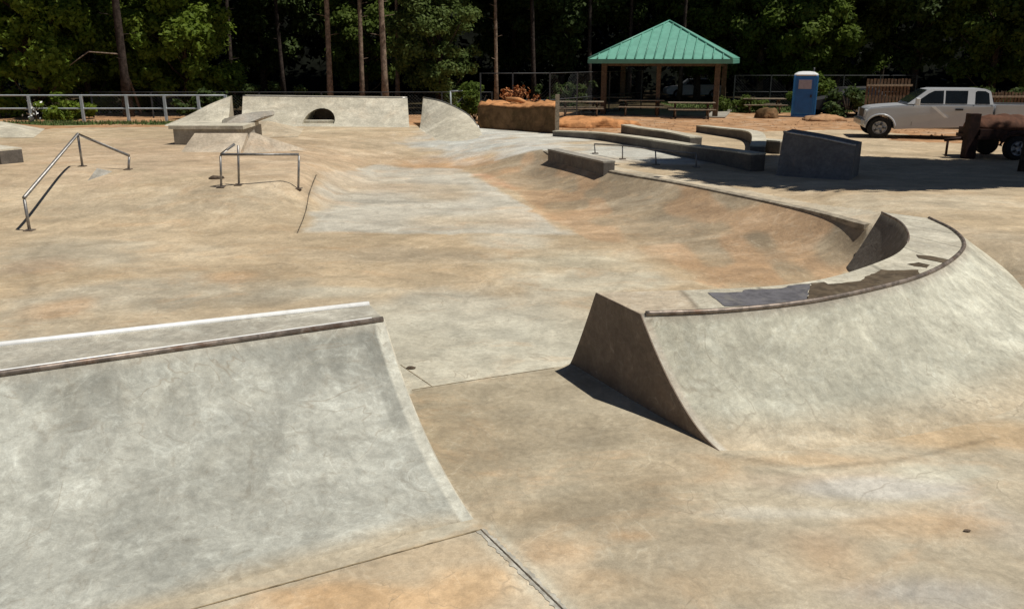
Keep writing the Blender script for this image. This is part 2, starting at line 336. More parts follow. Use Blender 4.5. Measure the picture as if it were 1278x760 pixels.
def zone(X, Y):
    X = np.asarray(X, float); Y = np.asarray(Y, float)
    C = np.zeros(X.shape + (3,)); C[:] = TAN
    w = sm((12.5 - Y) / 3)[..., None]; C = C * (1 - w) + np.array(GREY) * w
    nz = (vnoise(X, Y, .9, 1) - .5) * .9 + (vnoise(X, Y, 2.7, 2) - .5) * .6
    for (x, y, rx, ry, c, s) in bl:
        d = np.sqrt(((X - x) / rx) ** 2 + ((Y - y) / ry) ** 2) + nz * .8
        k = (s * sm(1.35 - d) * .9)[..., None]
        C = C * (1 - k) + np.array(c) * k
    ps = inside(X, Y, pale_slab); e = seg_dist(X, Y, pale_slab, True)
    k = (np.where(ps, 1, 0) * sm((e + .05 + .35 * (vnoise(X, Y, 2.2, 61) - .5)) / .3) * (.30 + .55 * sm((vnoise(X, Y, .6, 5) - .1) * 1.8)))[..., None]
    C = C * (1 - k) + np.array((.51, .485, .41)) * k
    k = (.65 * sm((X + 3.2) / 1.5) * sm((2.2 - X) / 1.2) * sm((Y - 7.6) / .2) * sm((13.0 - Y) / 3))[..., None]
    C = C * (1 - k) + np.array((.53, .51, .41)) * k
    fs = inside(X, Y, fore_slab) & (Y > 1)
    k = np.where(fs, .92 * (.35 + .65 * sm((Y - 4.8) / 1.8)) * (1 - sm((X - .8) / 1.6)), 0)[..., None]
    C = C * (1 - k) + np.array((.335, .275, .185)) * k
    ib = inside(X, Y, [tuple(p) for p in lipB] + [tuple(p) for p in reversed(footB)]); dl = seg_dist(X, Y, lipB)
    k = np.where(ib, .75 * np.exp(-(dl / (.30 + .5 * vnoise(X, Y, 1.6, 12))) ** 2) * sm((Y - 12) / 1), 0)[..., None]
    C = C * (1 - k) + np.array((.16, .14, .11)) * k  # dark band under the lip: stain with the bank's shade painted in
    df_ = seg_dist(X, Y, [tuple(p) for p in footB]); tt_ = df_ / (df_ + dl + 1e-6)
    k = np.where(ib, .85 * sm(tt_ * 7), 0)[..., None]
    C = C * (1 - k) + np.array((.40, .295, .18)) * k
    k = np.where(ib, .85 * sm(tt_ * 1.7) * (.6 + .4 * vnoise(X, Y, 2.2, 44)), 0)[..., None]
    C = C * (1 - k) + np.array((.27, .215, .145)) * k  # brown stain plus painted shade, deepening from foot to lip
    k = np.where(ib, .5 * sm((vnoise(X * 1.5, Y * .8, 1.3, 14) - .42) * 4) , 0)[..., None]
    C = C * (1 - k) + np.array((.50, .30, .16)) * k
    k = np.where(~ib & (dl < .6) & (Y > 13) & (X > 1.3), .5, 0)[..., None]
    C = C * (1 - k) + np.array((.54, .50, .40)) * k
    C = C * (1 - (.14 * sm((vnoise(X, Y * 1.8, .8, 21) - .52) * 5) * (Y > 9))[..., None])
    ap = inside(X, Y, [P(604, 652)[:2], P(330, 742)[:2], (-4, 3.6), (.8, 3.6)]) & (Y > 3)
    k = np.where(ap, .42 * (.5 + .5 * vnoise(X, Y, 1.9, 51)), 0)[..., None]
    C = C * (1 - k) + np.array((.53, .37, .21)) * k
    # dirty joint lines
    for ln, wd, st in (([P(545, 478)[:2], P(500, 462)[:2]], .012, .3), ([P(25, 430)[:2], P(45, 320)[:2], P(70, 292)[:2]], .03, .15),
                       ([P(0, 372)[:2], P(250, 350)[:2], P(470, 345)[:2]], .04, .12), ([(1.92, 6.88), (2.5, 6.6), (3.4, 6.75), (4.5, 7.2)], .035, .3),
                       ([P(905, 640)[:2], P(1010, 655)[:2], P(1150, 650)[:2]], .025, .15), ([(-4.4, 17.1), (-12, 17.0), (-26, 17.0)], .12, .12), ([P(371, 291)[:2], P(384, 262)[:2], P(397, 235)[:2]], .06, .2), ([P(376, 292)[:2], P(727, 296)[:2]], .04, .12)):
        C *= (1 - st * np.exp(-(seg_dist(X, Y, ln) / wd) ** 2))[..., None]
    for ln, wd in (([P(592, 664)[:2], P(692, 766)[:2]], .045), ([P(610, 655)[:2], P(714, 762)[:2]], .04)):
        k = (.5 * np.exp(-(seg_dist(X, Y, ln) / wd) ** 2))[..., None]; C = C * (1 - k) + np.array(PALE) * k
    return C
def set_zone(me, C, wet=None):
    a = me.color_attributes.new('zone', 'FLOAT_COLOR', 'POINT')
    a.data.foreach_set('color', np.concatenate([C, np.ones((len(C), 1))], 1).astype('f').ravel())
    w = me.attributes.new('wet', 'FLOAT', 'POINT'); w.data.foreach_set('value', (np.zeros(len(C)) if wet is None else wet).astype('f'))
def axis(segs):
    out = []
    for a, b, s in segs: out += list(np.arange(a, b - 1e-6, s))
    return np.array(out + [segs[-1][1]])
xs = axis([(-36, -20, .5), (-20, -9, .16), (-9, -2, .07), (-2, 6, .045), (6, 9, .07), (9, 20, .2), (20, 36, .6)])
ys = axis([(-8, 3.6, .4), (3.6, 11, .045), (11, 15, .07), (15, 24, .11), (24, 48, .25)])
GX, GY = np.meshgrid(xs, ys); GZ = H(GX, GY)
conc_poly = [(-20.5, -8.1), (-20.2, 30), (-19.5, 36.5), (-13, 37.6), (-3.2, 38.2), (-1.5, 37.0), (.3, 35.3), (2.0, 33.8), (6.5, 34.2), (9.5, 34.6), (14.2, 36.0), (15.6, 33.2), (13.4, 30.6), (16, 29.4), (25, 28.4), (36.1, 27.6), (36.1, -8.1)]
nx, ny = len(xs), len(ys)
cx = (GX[:-1, :-1] + GX[1:, 1:]) / 2; cy = (GY[:-1, :-1] + GY[1:, 1:]) / 2
in_c = inside(cx + (vnoise(cx, cy, 1.3, 9) - .5) * .3, cy + (vnoise(cx, cy, 1.1, 8) - .5) * .35, conc_poly)
bank_poly = [tuple(p) for p in lipB] + [tuple(p) for p in reversed(footB)]
in_b = inside(cx, cy, bank_poly) & in_c
idx = np.arange(nx * ny).reshape(ny, nx)
quads = np.stack([idx[:-1, :-1], idx[:-1, 1:], idx[1:, 1:], idx[1:, :-1]], -1)
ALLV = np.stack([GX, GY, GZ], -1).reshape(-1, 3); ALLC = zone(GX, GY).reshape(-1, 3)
def grid_obj(name, mask, mat, dz=0.0, origin=(0, 0, 0)):
    q = quads[mask]; used, inv = np.unique(q, return_inverse=True); inv = inv.reshape(-1, 4)
    v = ALLV[used].copy(); v[:, 2] += dz; v -= np.array(origin)
    me = bpy.data.meshes.new(name); me.vertices.add(len(v)); me.vertices.foreach_set('co', v.astype('f').ravel())
    me.loops.add(inv.size); me.loops.foreach_set('vertex_index', inv.astype('i').ravel())
    me.polygons.add(len(inv)); me.polygons.foreach_set('loop_start', np.arange(0, inv.size, 4, dtype='i'))
    try: me.polygons.foreach_set('loop_total', np.full(len(inv), 4, dtype='i'))
    except Exception: pass
    me.update(); me.validate(); me.polygons.foreach_set('use_smooth', [True] * len(me.polygons))
    set_zone(me, ALLC[used]); me.materials.append(mat)
    o = bpy.data.objects.new(name, me); col.objects.link(o); o.location = origin
    return o
tag(grid_obj('concrete_floor', in_c & ~in_b, M['floor']), kind='structure')
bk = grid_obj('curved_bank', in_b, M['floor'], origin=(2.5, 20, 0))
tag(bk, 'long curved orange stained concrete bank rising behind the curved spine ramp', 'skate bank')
lp_ = MB(); rg_ = []; lipV = [Vector(q_[:2]) for q_ in lipB]
for i, p in enumerate(lipV):
    d = (lipV[min(i + 1, 29)] - lipV[max(i - 1, 0)]).normalized(); q = Vector((-d.y, d.x)); e = p + q * .10 + q * 0; f_ = p - q * .06
    if i == 0: pass
    ze = h(*p); inn = p + q * .11 if h(*(p + q * .3)) > h(*(p - q * .3)) else p - q * .11
    o2 = p - (inn - p) * .55
    rg_.append([Vector((o2.x, o2.y, max(ze - .09, min(ze, h(o2.x, o2.y)) - .03))), Vector((o2.x, o2.y, ze + .002)), Vector((p.x, p.y, ze + .016)), Vector((inn.x, inn.y, ze + .012)), Vector((inn.x, inn.y, ze - .06))])
M['lip'] = simple('worn_concrete_edge', (.30, .26, .20), .8, 0, .3, 6, .2, 0, (.44, .39, .29))
edge = lp_.ringloft(rg_[1:]).build('lip_edge', M['lip'], origin=(2.5, 20, 0)); edge.parent = bk; edge.location = (0, 0, 0)
tag(grid_obj('ground', ~in_c, M['clay']), kind='structure')
# outer ground out to the horizon (forest floor)
gm = MB()
B0, B1, C0, C1, E = -36, 36, -8, 48, 700
for (a, b, c, d) in ((-E, E, C1, E), (-E, E, -E, C0), (-E, B0, C0, C1), (B1, E, C0, C1)):
    gm.add([(a, c, .60), (b, c, .60), (b, d, .60), (a, d, .60)], [(0, 1, 2, 3)])
tag(gm.build('forest_ground', M['litter'], origin=(0, 0, 0), recalc=False), kind='structure')
def joint(label, pts, w, mat, dz=.005):
    pts = spline([(p[0], p[1], 0) for p in pts], 60); mm = MB(); vs = []
    for i, p in enumerate(pts):
        d = (pts[min(i + 1, 59)] - pts[max(i - 1, 0)]).normalized(); q = Vector((-d.y, d.x, 0)) * w * .5 * random.uniform(.75, 1.25)
        p = p + Vector((-d.y, d.x, 0)) * random.uniform(-.1, .1) * w
        for e in (p + q, p - q): vs.append((e.x, e.y, h(e.x, e.y) + dz))
    mm.add(vs, [(2 * i, 2 * i + 1, 2 * i + 3, 2 * i + 2) for i in range(59)])
    return tag(mm.build('floor_joint', mat, recalc=False), kind='structure')
M['joint'] = simple('dirty_joint', (.11, .09, .065), .95, 0, .35, 14, .1)
M['jointsoft'] = simple('faint_joint', (.27, .21, .13), .95, 0, .35, 9, .1, 0, (.38, .31, .2))
M['jointpale'] = simple('cement_smear', (.44, .42, .36), .9, 0, .25, 9, .2, 0, (.36, .32, .25))
ja, jb = P(600, 661), P(716, 775)
joint('', [ja, ja.lerp(jb, .5), jb], .075, M['jointpale'], .004)
joint('', [ja, ja.lerp(jb, .5), jb], .011, M['joint'], .008)
joint('', [P(514, 486), P(600, 472), P(692, 458)], .012, M['jointsoft'], .005)
joint('', [P(540, 482), P(500, 455)], .008, M['jointsoft'], .005)
joint('', [P(371, 291), P(384, 262), P(396, 237)], .022, M['joint'], .006)
# grass patches
def patch(name, poly, mat, dz, z=.6):
    m_ = MB(); c = sum((Vector(p) for p in poly), Vector((0, 0))) / len(poly)
    pts = []
    n = len(poly)
    for i in range(n):
        a = Vector(poly[i]); b = Vector(poly[(i + 1) % n])
        for k in range(6):
            p = a.lerp(b, k / 6); d = (p - c); p = c + d * (1 + random.uniform(-.05, .05)); pts.append(p)
    m_.add([(p.x, p.y, z + dz) for p in pts] + [(c.x, c.y, z + dz)], [(i, (i + 1) % len(pts), len(pts)) for i in range(len(pts))])
    return m_.build(name, mat, recalc=False)
def grass_area(poly, n, nm='grass'):
    a = np.array(poly); m_ = MB(); k = 0; x0, y0 = a.min(0); x1, y1 = a.max(0)
    while k < n:
        x = random.uniform(x0, x1); y = random.uniform(y0, y1)
        if not inside(np.array([x]), np.array([y]), poly)[0]: continue
        k += 1; hh = random.uniform(.06, .2); t = random.uniform(0, 3.14); w = .03; dx, dy = math.cos(t) * w, math.sin(t) * w
        m_.add([(x - dx, y - dy, .59), (x + dx, y + dy, .59), (x + random.uniform(-.06, .06), y + random.uniform(-.06, .06), .6 + hh)], [(0, 1, 2)])
    m_.add([(p[0], p[1], .606) for p in poly], [tuple(range(len(poly)))])
    return tag(m_.build(nm, M['grass'], recalc=False), kind='stuff')
grass_area([(10, 47.5), (22, 47.5), (26, 50), (30, 60), (10, 60)], 9000)
grass_area([(-20.5, 38.0), (-13, 38.6), (-14, 40), (-24, 40)], 1500)

# ------------------------------------------------------------------ the curved spine (foreground right)
D = .95
NS = 150
inner_lip = spline([(.93, 8.9, D), (2.15, 9.03, D), (3.05, 9.22, D), (3.85, 9.66, D), (4.87, 10.6, D), (5.45, 11.4, D), (5.86, 12.26, D), (6.13, 13.15, D), (6.2, 13.97, D)], NS)
inner_base = spline([(.69, 9.28, -.02), (1.95, 9.5, -.02), (2.8, 9.75, -.02), (3.5, 10.25, -.02), (4.47, 10.9, -.02), (5.02, 11.62, -.02), (5.38, 12.42, -.02), (5.6, 13.2, -.02), (5.62, 13.85, -.02)], NS)
outer_lip = spline([(1.30, 8.09, D), (2.13, 8.2, D), (3.05, 8.50, D), (3.92, 8.98, D), (4.82, 9.63, D), (5.6, 10.45, D), (6.25, 11.4, D), (6.6, 12.4, D), (6.72, 13.4, D)], NS)
outer_base = spline([(1.92, 6.91, -.01), (2.75, 6.88, -.01), (3.7, 7.1, -.01), (4.7, 7.45, -.01), (5.7, 8.05, -.01), (6.95, 8.75, -.02), (7.65, 10.1, .22), (7.75, 11.8, .5), (7.6, 13.4, .66)], NS)
def trans(lipp, base, n, e=2.1):      # concave profile from lip down to base
    out = []
    for k in range(1, n + 1):
        s = k / n; r = (1 - s)
        z = base.z + (lipp.z - base.z) * (r ** e)
        out.append(Vector((lipp.x + (base.x - lipp.x) * s, lipp.y + (base.y - lipp.y) * s, z)))
    return out
rings = []; zc = []; wt = []
ND = 18
for i in range(NS):
    il, ib, ol, ob = inner_lip[i], inner_base[i], outer_lip[i], outer_base[i]
    a = i / (NS - 1)
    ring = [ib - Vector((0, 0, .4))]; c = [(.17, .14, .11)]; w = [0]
    for p in reversed(trans(il, ib, 10, 1.12)): ring.append(p); c.append((.17, .145, .12)); w.append(0)  # inner face darkened, its shade put into the colour
    for k in range(ND + 1):
        f = k / ND; p = il.lerp(ol, f); g = 1 - f     # g: 1 inner, 0 outer
        ring.append(p)
        cc = np.array((.50, .42, .31)) if a < .1 else np.array((.50, .46, .36))
        if a > .62: cc = np.array((.47, .43, .34))
        ww = 0
        # wet stain along the steel edge, its inner border stepping from slab to slab
        st = [.58, .70, .52, .66, .50, .82, .60, .74][int(a * 19) % 8] - (a * 19 % 1) * .22
        if g < .05: cc = np.array((.30, .26, .21))
        for ja in (.095, .21, .33, .45, .60, .72, .84, .94):     # joints across the deck
            if abs(a - ja) < .004: cc = cc * .55
        c.append(tuple(cc)); w.append(ww)
    for p in trans(ol, ob, 16, 1.75):
        ring.append(p)
        s_ = (ol.z - p.z) / .95
        cc = np.array((.44, .425, .34)); sk_ = float(vnoise(np.array([a * 150]), np.array([s_ * 2.2 + a * 9]), 1.0, 31)[0]); cc = cc * (1 + (.55 if a > .45 else .3) * max(0, sk_ - .5) - .12 * max(0, .4 - sk_))
        tanw = max(0, (s_ - .78) / .22) ** 1.0
        if a > .72: tanw = max(tanw, (a - .72) / .28 * .8)
        cc = cc * (1 - tanw) + np.array((.45, .36, .24)) * tanw
        if a < .012: cc = np.array((.52, .47, .38))
        c.append(tuple(cc)); w.append(0)
    ring.append(ob - Vector((0, 0, .4))); c.append((.3, .3, .25)); w.append(0)
    rings.append(ring); zc += c; wt += w
r1 = root('curved_spine_ramp', (3.5, 9.0, 0), 'curved concrete spine ramp with dark wet stains on its steel edged top deck', 'skate ramp')
m_ = MB(); m_.ringloft(rings, cap=False)
o = m_.build('ramp_body', M['ramp'], r1, smooth=True, recalc=False)
bm = bmesh.new(); bm.from_mesh(o.data); bmesh.ops.recalc_face_normals(bm, faces=bm.faces); bm.to_mesh(o.data); bm.free()
set_zone(o.data, np.array(zc), np.array(wt))
# sharp lips
nr = len(rings[0])
o.data.update()
sharp_rings = {11 - 1, 11 - 1 + ND + 0}
ilip = 11; olip = 11 + ND
edge_sharp = []
at = o.data.attributes.get('sharp_edge') or o.data.attributes.new('sharp_edge', 'BOOLEAN', 'EDGE')
for e in o.data.edges:
    a_, b_ = e.vertices; ra, rb = a_ % nr, b_ % nr
    if ra == rb and ra in (ilip, olip): at.data[e.index].value = True
# end walls
def endwall(ring, name, off, par, mat):
    mm = MB(); n = len(ring); d = Vector(off)
    mm.add(list(ring) + [p + d for p in ring], [tuple(range(n)), tuple(range(n, 2 * n))[::-1]] + [(i, (i + 1) % n, n + (i + 1) % n, n + i) for i in range(n)])
    return mm.build(name, mat, par)
endwall(rings[0], 'end_wall', (-.012, -.006, 0), r1, M['darkcon'])
endwall(rings[-1], 'end_wall', (.005, .012, 0), r1, M['graycon'])
mm = MB().tube([p + Vector((0, 0, .004)) for p in outer_lip[1:]], .028, 8); mm.build('coping', M['steel_rust'], r1)
mm = MB().tube([p + Vector((0, 0, -.004)) for p in inner_lip[96:]], .018, 8); mm.build('inner_edging', M['steel_rust'], r1)

M['wet_grey'] = simple('wet_grey_concrete', (.14, .135, .145), .5, 0, .25, 7, .4, 0, (.20, .19, .18))
M['wet_brown'] = simple('wet_brown_concrete', (.11, .082, .052), .5, 0, .3, 7, .4, 0, (.17, .135, .09))
def deck_patch(name, px, mat, label=None, dz=.005):
    pts = [P(u, v, D) for u, v in px]; out = []
    for i, p in enumerate(pts):
        q = pts[(i + 1) % len(pts)]; k = max(2, int((q - p).length / .06))
        for j in range(k): e = p.lerp(q, j / k); out.append((e.x + random.uniform(-.008, .008), e.y + random.uniform(-.012, .012), D + dz))
    o = MB().add(out, [tuple(range(len(out)))]).build(name, mat, r1, recalc=False)
    if o.data.polygons[0].normal.z < 0: o.data.flip_normals()
    if label: o['label'] = label
deck_patch('wet_patch', [(884, 366), (926, 365), (930, 362), (978, 360), (984, 357), (1012, 354), (1006, 377), (950, 381), (905, 382.5), (893, 374)], M['wet_grey'], 'bluish grey wet patch')
deck_patch('wet_patch', [(1012.5, 354), (1028, 352), (1034, 355), (1074, 351), (1080, 346), (1100, 337), (1110, 338), (1146, 337), (1147, 344), (1128, 352), (1090, 360.5), (1050, 368.5), (1006.5, 377)], M['wet_brown'], 'brown wet patch')
deck_patch('wet_patch', [(1143, 318.5), (1160, 319.5), (1190, 325.5), (1184, 330), (1166, 326), (1146, 322.5)], M['wet_brown'], 'upper thin brown wet streak')
deck_patch('wet_patch', [(1131, 330), (1146, 328), (1160, 331), (1157, 334.5), (1142, 332.5)], M['wet_brown'], 'lower thin brown wet streak')
# ------------------------------------------------------------------ the low ramp (foreground left)
T = .95
lipR = Vector((-1.26, 7.9, T)); dirL = Vector((2.98, 1.55, 0)).normalized(); nrm = Vector((dirL.y, -dirL.x, 0))
farR = Vector((-1.49, 8.42, T)); dirF = (P(460, 381, T) - P(0, 432, T)).normalized()
r2 = root('steel_edged_ramp', (-2.5, 7, 0), 'grey mottled quarter pipe filling the left foreground, topped by two straight steel edges', 'skate ramp')
rings = []; NL = 210; LEN = 6.4; zc = []; bases = []
for i in range(NL):
    s = (i / (NL - 1)) * LEN
    lp = lipR - dirL * s; fp = farR - dirF * s; fp.z = T
    e = Vector((1.02, -2.27, 0)); e = e.lerp(nrm * 2.49, min(1, s / 1.0))
    base = lp + e; base.z = -.004
    ring = [Vector((fp.x, fp.y, -.3)), Vector((fp.x, fp.y, .3)), fp.copy()]
    for k in range(1, 6): ring.append(fp.lerp(lp, k / 6))
    ring.append(lp.copy())
    rr = 3.7
    for k in range(1, 25):
        q = k / 24; x = 2.49 * (1 - q); z = rr - math.sqrt(rr * rr - x * x); z = z * (T / (rr - math.sqrt(rr * rr - 2.49 ** 2)))
        p = lp.lerp(base, q); p.z = z - .004; ring.append(p)
    ring.append(base - Vector((0, 0, .3)))
    rings.append(ring); bases.append(base.copy())
    for j, p in enumerate(ring):
        q = (j - 8) / 24
        c = np.array((.385, .385, .335))
        if j <= 8: c = np.array((.40, .375, .31))
        else:
            nz = float(vnoise(np.array([p.x]), np.array([p.y]), 1.2, 3)[0])
            c = c * (.86 + .28 * nz)
            st_ = float(vnoise(np.array([s * 9 + q * 2]), np.array([q * 1.6 + s * .4]), 1.0, 77)[0]); st2 = float(vnoise(np.array([s * 2.2 - q * 2.5]), np.array([q * 3]), 1.0, 78)[0])
            c = c * (1 + .22 * max(0, st_ - .55) + .30 * max(0, st2 - .55) - .25 * max(0, .42 - st2))
            if q < .24:
                sc2 = float(vnoise(np.array([s * 14]), np.array([q * 9]), 1.0, 79)[0]); c = c * (.74 + q * 1.1 + .22 * (sc2 - .5))
            tw = max(0., min(1., (q - .93 + nz * .12) / .12)); c = c * (1 - tw) + np.array((.47, .38, .25)) * tw
        if s < .10 and j > 8: c = np.array((.54, .53, .45))
        elif s < .26 and s > .12 and j > 8 and q < .45: c = c * .78
        zc.append(c)
m_ = MB(); m_.ringloft(rings, cap=False)
o = m_.build('ramp_body', M['ramp'], r2, smooth=True)
set_zone(o.data, np.array(zc)); nr = len(rings[0])
at = o.data.attributes.get('sharp_edge') or o.data.attributes.new('sharp_edge', 'BOOLEAN', 'EDGE')
for e in o.data.edges:
    a_, b_ = e.vertices
    if a_ % nr == b_ % nr and a_ % nr in (2, 8, 1): at.data[e.index].value = True
endwall(rings[0], 'end_wall', (.01, .005, 0), r2, M['pad'])
endwall(rings[-1], 'end_wall', (-.01, -.005, 0), r2, M['pad'])
up = Vector((0, 0, .006))
MB().tube([lipR + up - dirL * .01 + nrm * .0, lipR - dirL * LEN + up], .028, 10).build('coping', M['steel_rust'], r2)
MB().tube([lipR + up * 5.2 - dirL * .12 - nrm * .01, lipR - dirL * LEN + up * 5.2 - nrm * .01], .009, 6).build('coping_highlight', M['steel_bright'], r2)  # thin bright tube added as a painted highlight along the near coping
MB().tube([farR + up, farR - dirF * LEN + up], .032, 10).build('coping', M['steel_bright'], r2)
joint('', [b + nrm * .012 for b in bases[:150:10]], .014, M['jointsoft'], .005)
# ------------------------------------------------------------------ generic concrete solids
def path_wall(name, label, pts, w, h0, h1, mat, cat='ledge', topmat=None, group=None):
    """low ledge along a plan path; top face is its own coping part"""
    pts = [Vector(p) for p in pts]; n = len(pts); L = []; Rr = []
    for i, p in enumerate(pts):
        d = (pts[min(i + 1, n - 1)] - pts[max(i - 1, 0)]); d.z = 0; d.normalize(); q = Vector((-d.y, d.x, 0)) * w / 2
        L.append(p + q); Rr.append(p - q)
    c = pts[n // 2]
    rt = root(name, (c.x, c.y, c.z), label, cat, group)
    hh = lambda i: h0 + (h1 - h0) * i / (n - 1)
    rg = [[Vector((L[i].x, L[i].y, pts[i].z - .2)), Vector((Rr[i].x, Rr[i].y, pts[i].z - .2)), Vector((Rr[i].x, Rr[i].y, pts[i].z + hh(i))), Vector((L[i].x, L[i].y, pts[i].z + hh(i)))] for i in range(n)]
    MB().ringloft(rg).build('ledge_body', M['ledgeshade'], rt)
    def grow(i, k, z): 
        d = (L[i] - Rr[i]).normalized() * .015
        b = (L[i] + d) if k else (Rr[i] - d); return Vector((b.x, b.y, pts[i].z + hh(i) + z))
    rg = [[grow(i, 1, .003), grow(i, 0, .003), grow(i, 0, .05), grow(i, 1, .05)] for i in range(n)]
    MB().ringloft(rg).build('ledge_top', topmat or M['pad'], rt)
    return rt
def line_pts(px, n=12):
    g = [G(u, v) for u, v in px]; return spline([(p.x, p.y, p.z) for p in g], n)
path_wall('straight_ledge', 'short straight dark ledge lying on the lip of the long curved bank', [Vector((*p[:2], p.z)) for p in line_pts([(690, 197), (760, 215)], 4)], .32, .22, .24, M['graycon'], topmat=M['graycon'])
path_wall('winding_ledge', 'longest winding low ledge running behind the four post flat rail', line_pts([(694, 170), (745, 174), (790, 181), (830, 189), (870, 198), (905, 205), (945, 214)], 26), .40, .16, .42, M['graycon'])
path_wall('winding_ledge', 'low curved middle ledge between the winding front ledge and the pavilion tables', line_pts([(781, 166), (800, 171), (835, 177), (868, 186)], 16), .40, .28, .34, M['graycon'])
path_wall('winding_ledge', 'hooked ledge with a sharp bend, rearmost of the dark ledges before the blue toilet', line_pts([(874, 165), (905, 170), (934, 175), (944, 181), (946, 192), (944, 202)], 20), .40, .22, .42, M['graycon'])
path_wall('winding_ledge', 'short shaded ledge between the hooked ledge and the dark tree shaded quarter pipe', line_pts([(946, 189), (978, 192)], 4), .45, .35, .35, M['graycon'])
# shaded quarter pipe at right
def quarter(name, label, lipw, footw, thick, mat, e=1.8, cat='skate ramp', coping=True, endm=None):
    footw = [Vector((p[0], p[1], h(p[0], p[1]) - .012)) for p in footw]
    n = len(lipw); c = (Vector(lipw[n // 2]) + Vector(footw[n // 2])) / 2
    rt = root(name, (c.x, c.y, h(c.x, c.y)), label, cat)
    rg = []
    for i in range(n):
        lp = Vector(lipw[i]); fp = Vector(footw[i]); d = (lp - fp); d.z = 0; d.normalize()
        bk_ = lp + d * thick
        rg.append([Vector((bk_.x, bk_.y, fp.z - .5)), bk_, lp] + trans(lp, fp, 8, e) + [fp - Vector((0, 0, .5))])
    m2 = MB().ringloft(rg)
    ob = m2.build('ramp_body', mat, rt)
    if coping: MB().tube([Vector(p) + Vector((0, 0, .005)) for p in lipw], .03, 6).build('coping', M['steel'], rt)
    return rt, ob
A = [G(962, 214), G(1000, 222), G(1066, 222)]
Lp = [PY(978, 165, 21.5), PY(1020, 172, 20.8), PY(1068, 182, 20.3)]
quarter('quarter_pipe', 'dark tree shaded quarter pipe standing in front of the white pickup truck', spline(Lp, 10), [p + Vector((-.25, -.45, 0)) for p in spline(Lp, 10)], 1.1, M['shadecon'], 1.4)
# ------------------------------------------------------------------ rear ramps
zg = .60
y0 = P(300, 158, zg).y
fl, fr = P(300, 158.5, zg), P(523 - 12, 159, zg)
ll, lr = PY(303, 120, y0 + 1.7), PY(508.5, 122.5, y0 + 1.6)
rt, body = quarter('quarter_pipe', 'wide pale quarter pipe at the back with an arched opening in its face', [ll.lerp(lr, i / 24) for i in range(25)], [fl.lerp(fr, i / 24) for i in range(25)], 1.2, M['pad'], 1.35)
# arch opening cut into the face
ac = P(400, 157, zg); aw = .70
prof = [(-aw * 1.0, .10)] + [(aw * math.cos(math.pi - t), .16 + .56 * math.sin(t)) for t in np.linspace(.12, math.pi - .12, 12)] + [(aw * 1.0, .10)]
cut = MB(); n = len(prof)
ya, yb = ac.y - 1.5, ac.y + 1.9
cut.add([(ac.x + a, ya, zg + b) for a, b in prof] + [(ac.x + a, yb, zg + b) for a, b in prof], [tuple(range(n))[::-1], tuple(range(n, 2 * n))] + [(i, (i + 1) % n, n + (i + 1) % n, n + i) for i in range(n)])
co = cut.build('cutter', M['darkcon'])
md = body.modifiers.new('cut', 'BOOLEAN'); md.object = co; md.operation = 'DIFFERENCE'; md.solver = 'EXACT'
bpy.context.view_layer.update()
dg = bpy.context.evaluated_depsgraph_get(); newm = bpy.data.meshes.new_from_object(body.evaluated_get(dg))
body.modifiers.clear(); body.data = newm; bpy.data.objects.remove(co)
mm = MB()
mm.tube([(ac.x + a * 1.05, ac.y + .45 + max(0, b - .25) * 1.1, zg + b * 1.05) for a, b in prof[1:-1]], .05, 6); mm.build('arch_rim', M['graycon'], rt)
MB().box((ac.x - .02, ac.y + .12, zg + .12), (1.62, .35, .22), 0, .02).build('arch_sill', M['pad'], rt)
MB().box((ac.x, ac.y + 1.62, zg + .42), (1.25, .04, .62)).build('arch_back', M['darkcon'], rt)
# left wedge
ft = [P(203, 158, zg), P(230, 159, zg), P(258, 160, zg), P(284, 158, zg)]
tp = [PY(205, 156.8, ft[0].y + .6), PY(232, 146, ft[0].y + 1.5), PY(261, 131, ft[0].y + 2.0), PY(288, 120, ft[0].y + 2.2)]
quarter('bank_ramp', 'pale bank ramp with a sloping top edge rising beside the white rail fence', spline(tp, 12), spline(ft, 12), .5, M['pad'], 1.15, coping=False)
# right curved wing
ft = [P(523, 161, zg), P(540, 168, zg), P(566, 172, zg), P(592, 171, zg), P(603, 167, zg)]
tp = [PY(528, 122, 39.4), PY(548, 126, 38.2), PY(568, 134, 37.0), PY(586, 145, 36), PY(598, 160, 35)]
quarter('curved_quarter_pipe', 'pale curved quarter pipe whose steel edge sweeps down beside the brown clay wall', spline(tp, 16), spline(ft, 16), .35, M['pad'], 1.5)
# far left ramp corner + ledge
m_ = MB()
a, b, c, d = P(-60, 172, zg), P(-60, 160, zg), P(40, 168, zg), P(20, 176, zg)
m_.add([a, P(42, 172, zg), PY(2, 152, P(0, 165, zg).y), PY(-60, 150, P(0, 165, zg).y), P(30, 165, zg) + Vector((0, 1.6, 0)), b + Vector((0, 1.6, 0))], [(0, 1, 2, 3), (2, 1, 4), (3, 2, 4, 5), (0, 3, 5)])
o = m_.build('pyramid_ramp', M['pad']); tag(o, 'pale pyramid ramp corner cut by the left edge of the picture below the fence', 'skate ramp')
path_wall('box_ledge', 'thick grey ledge at the left edge of the picture below the pale pyramid corner', [P(-70, 198, zg), P(-20, 200, zg), P(16, 204, zg)], .62, .40, .36, M['graycon'])
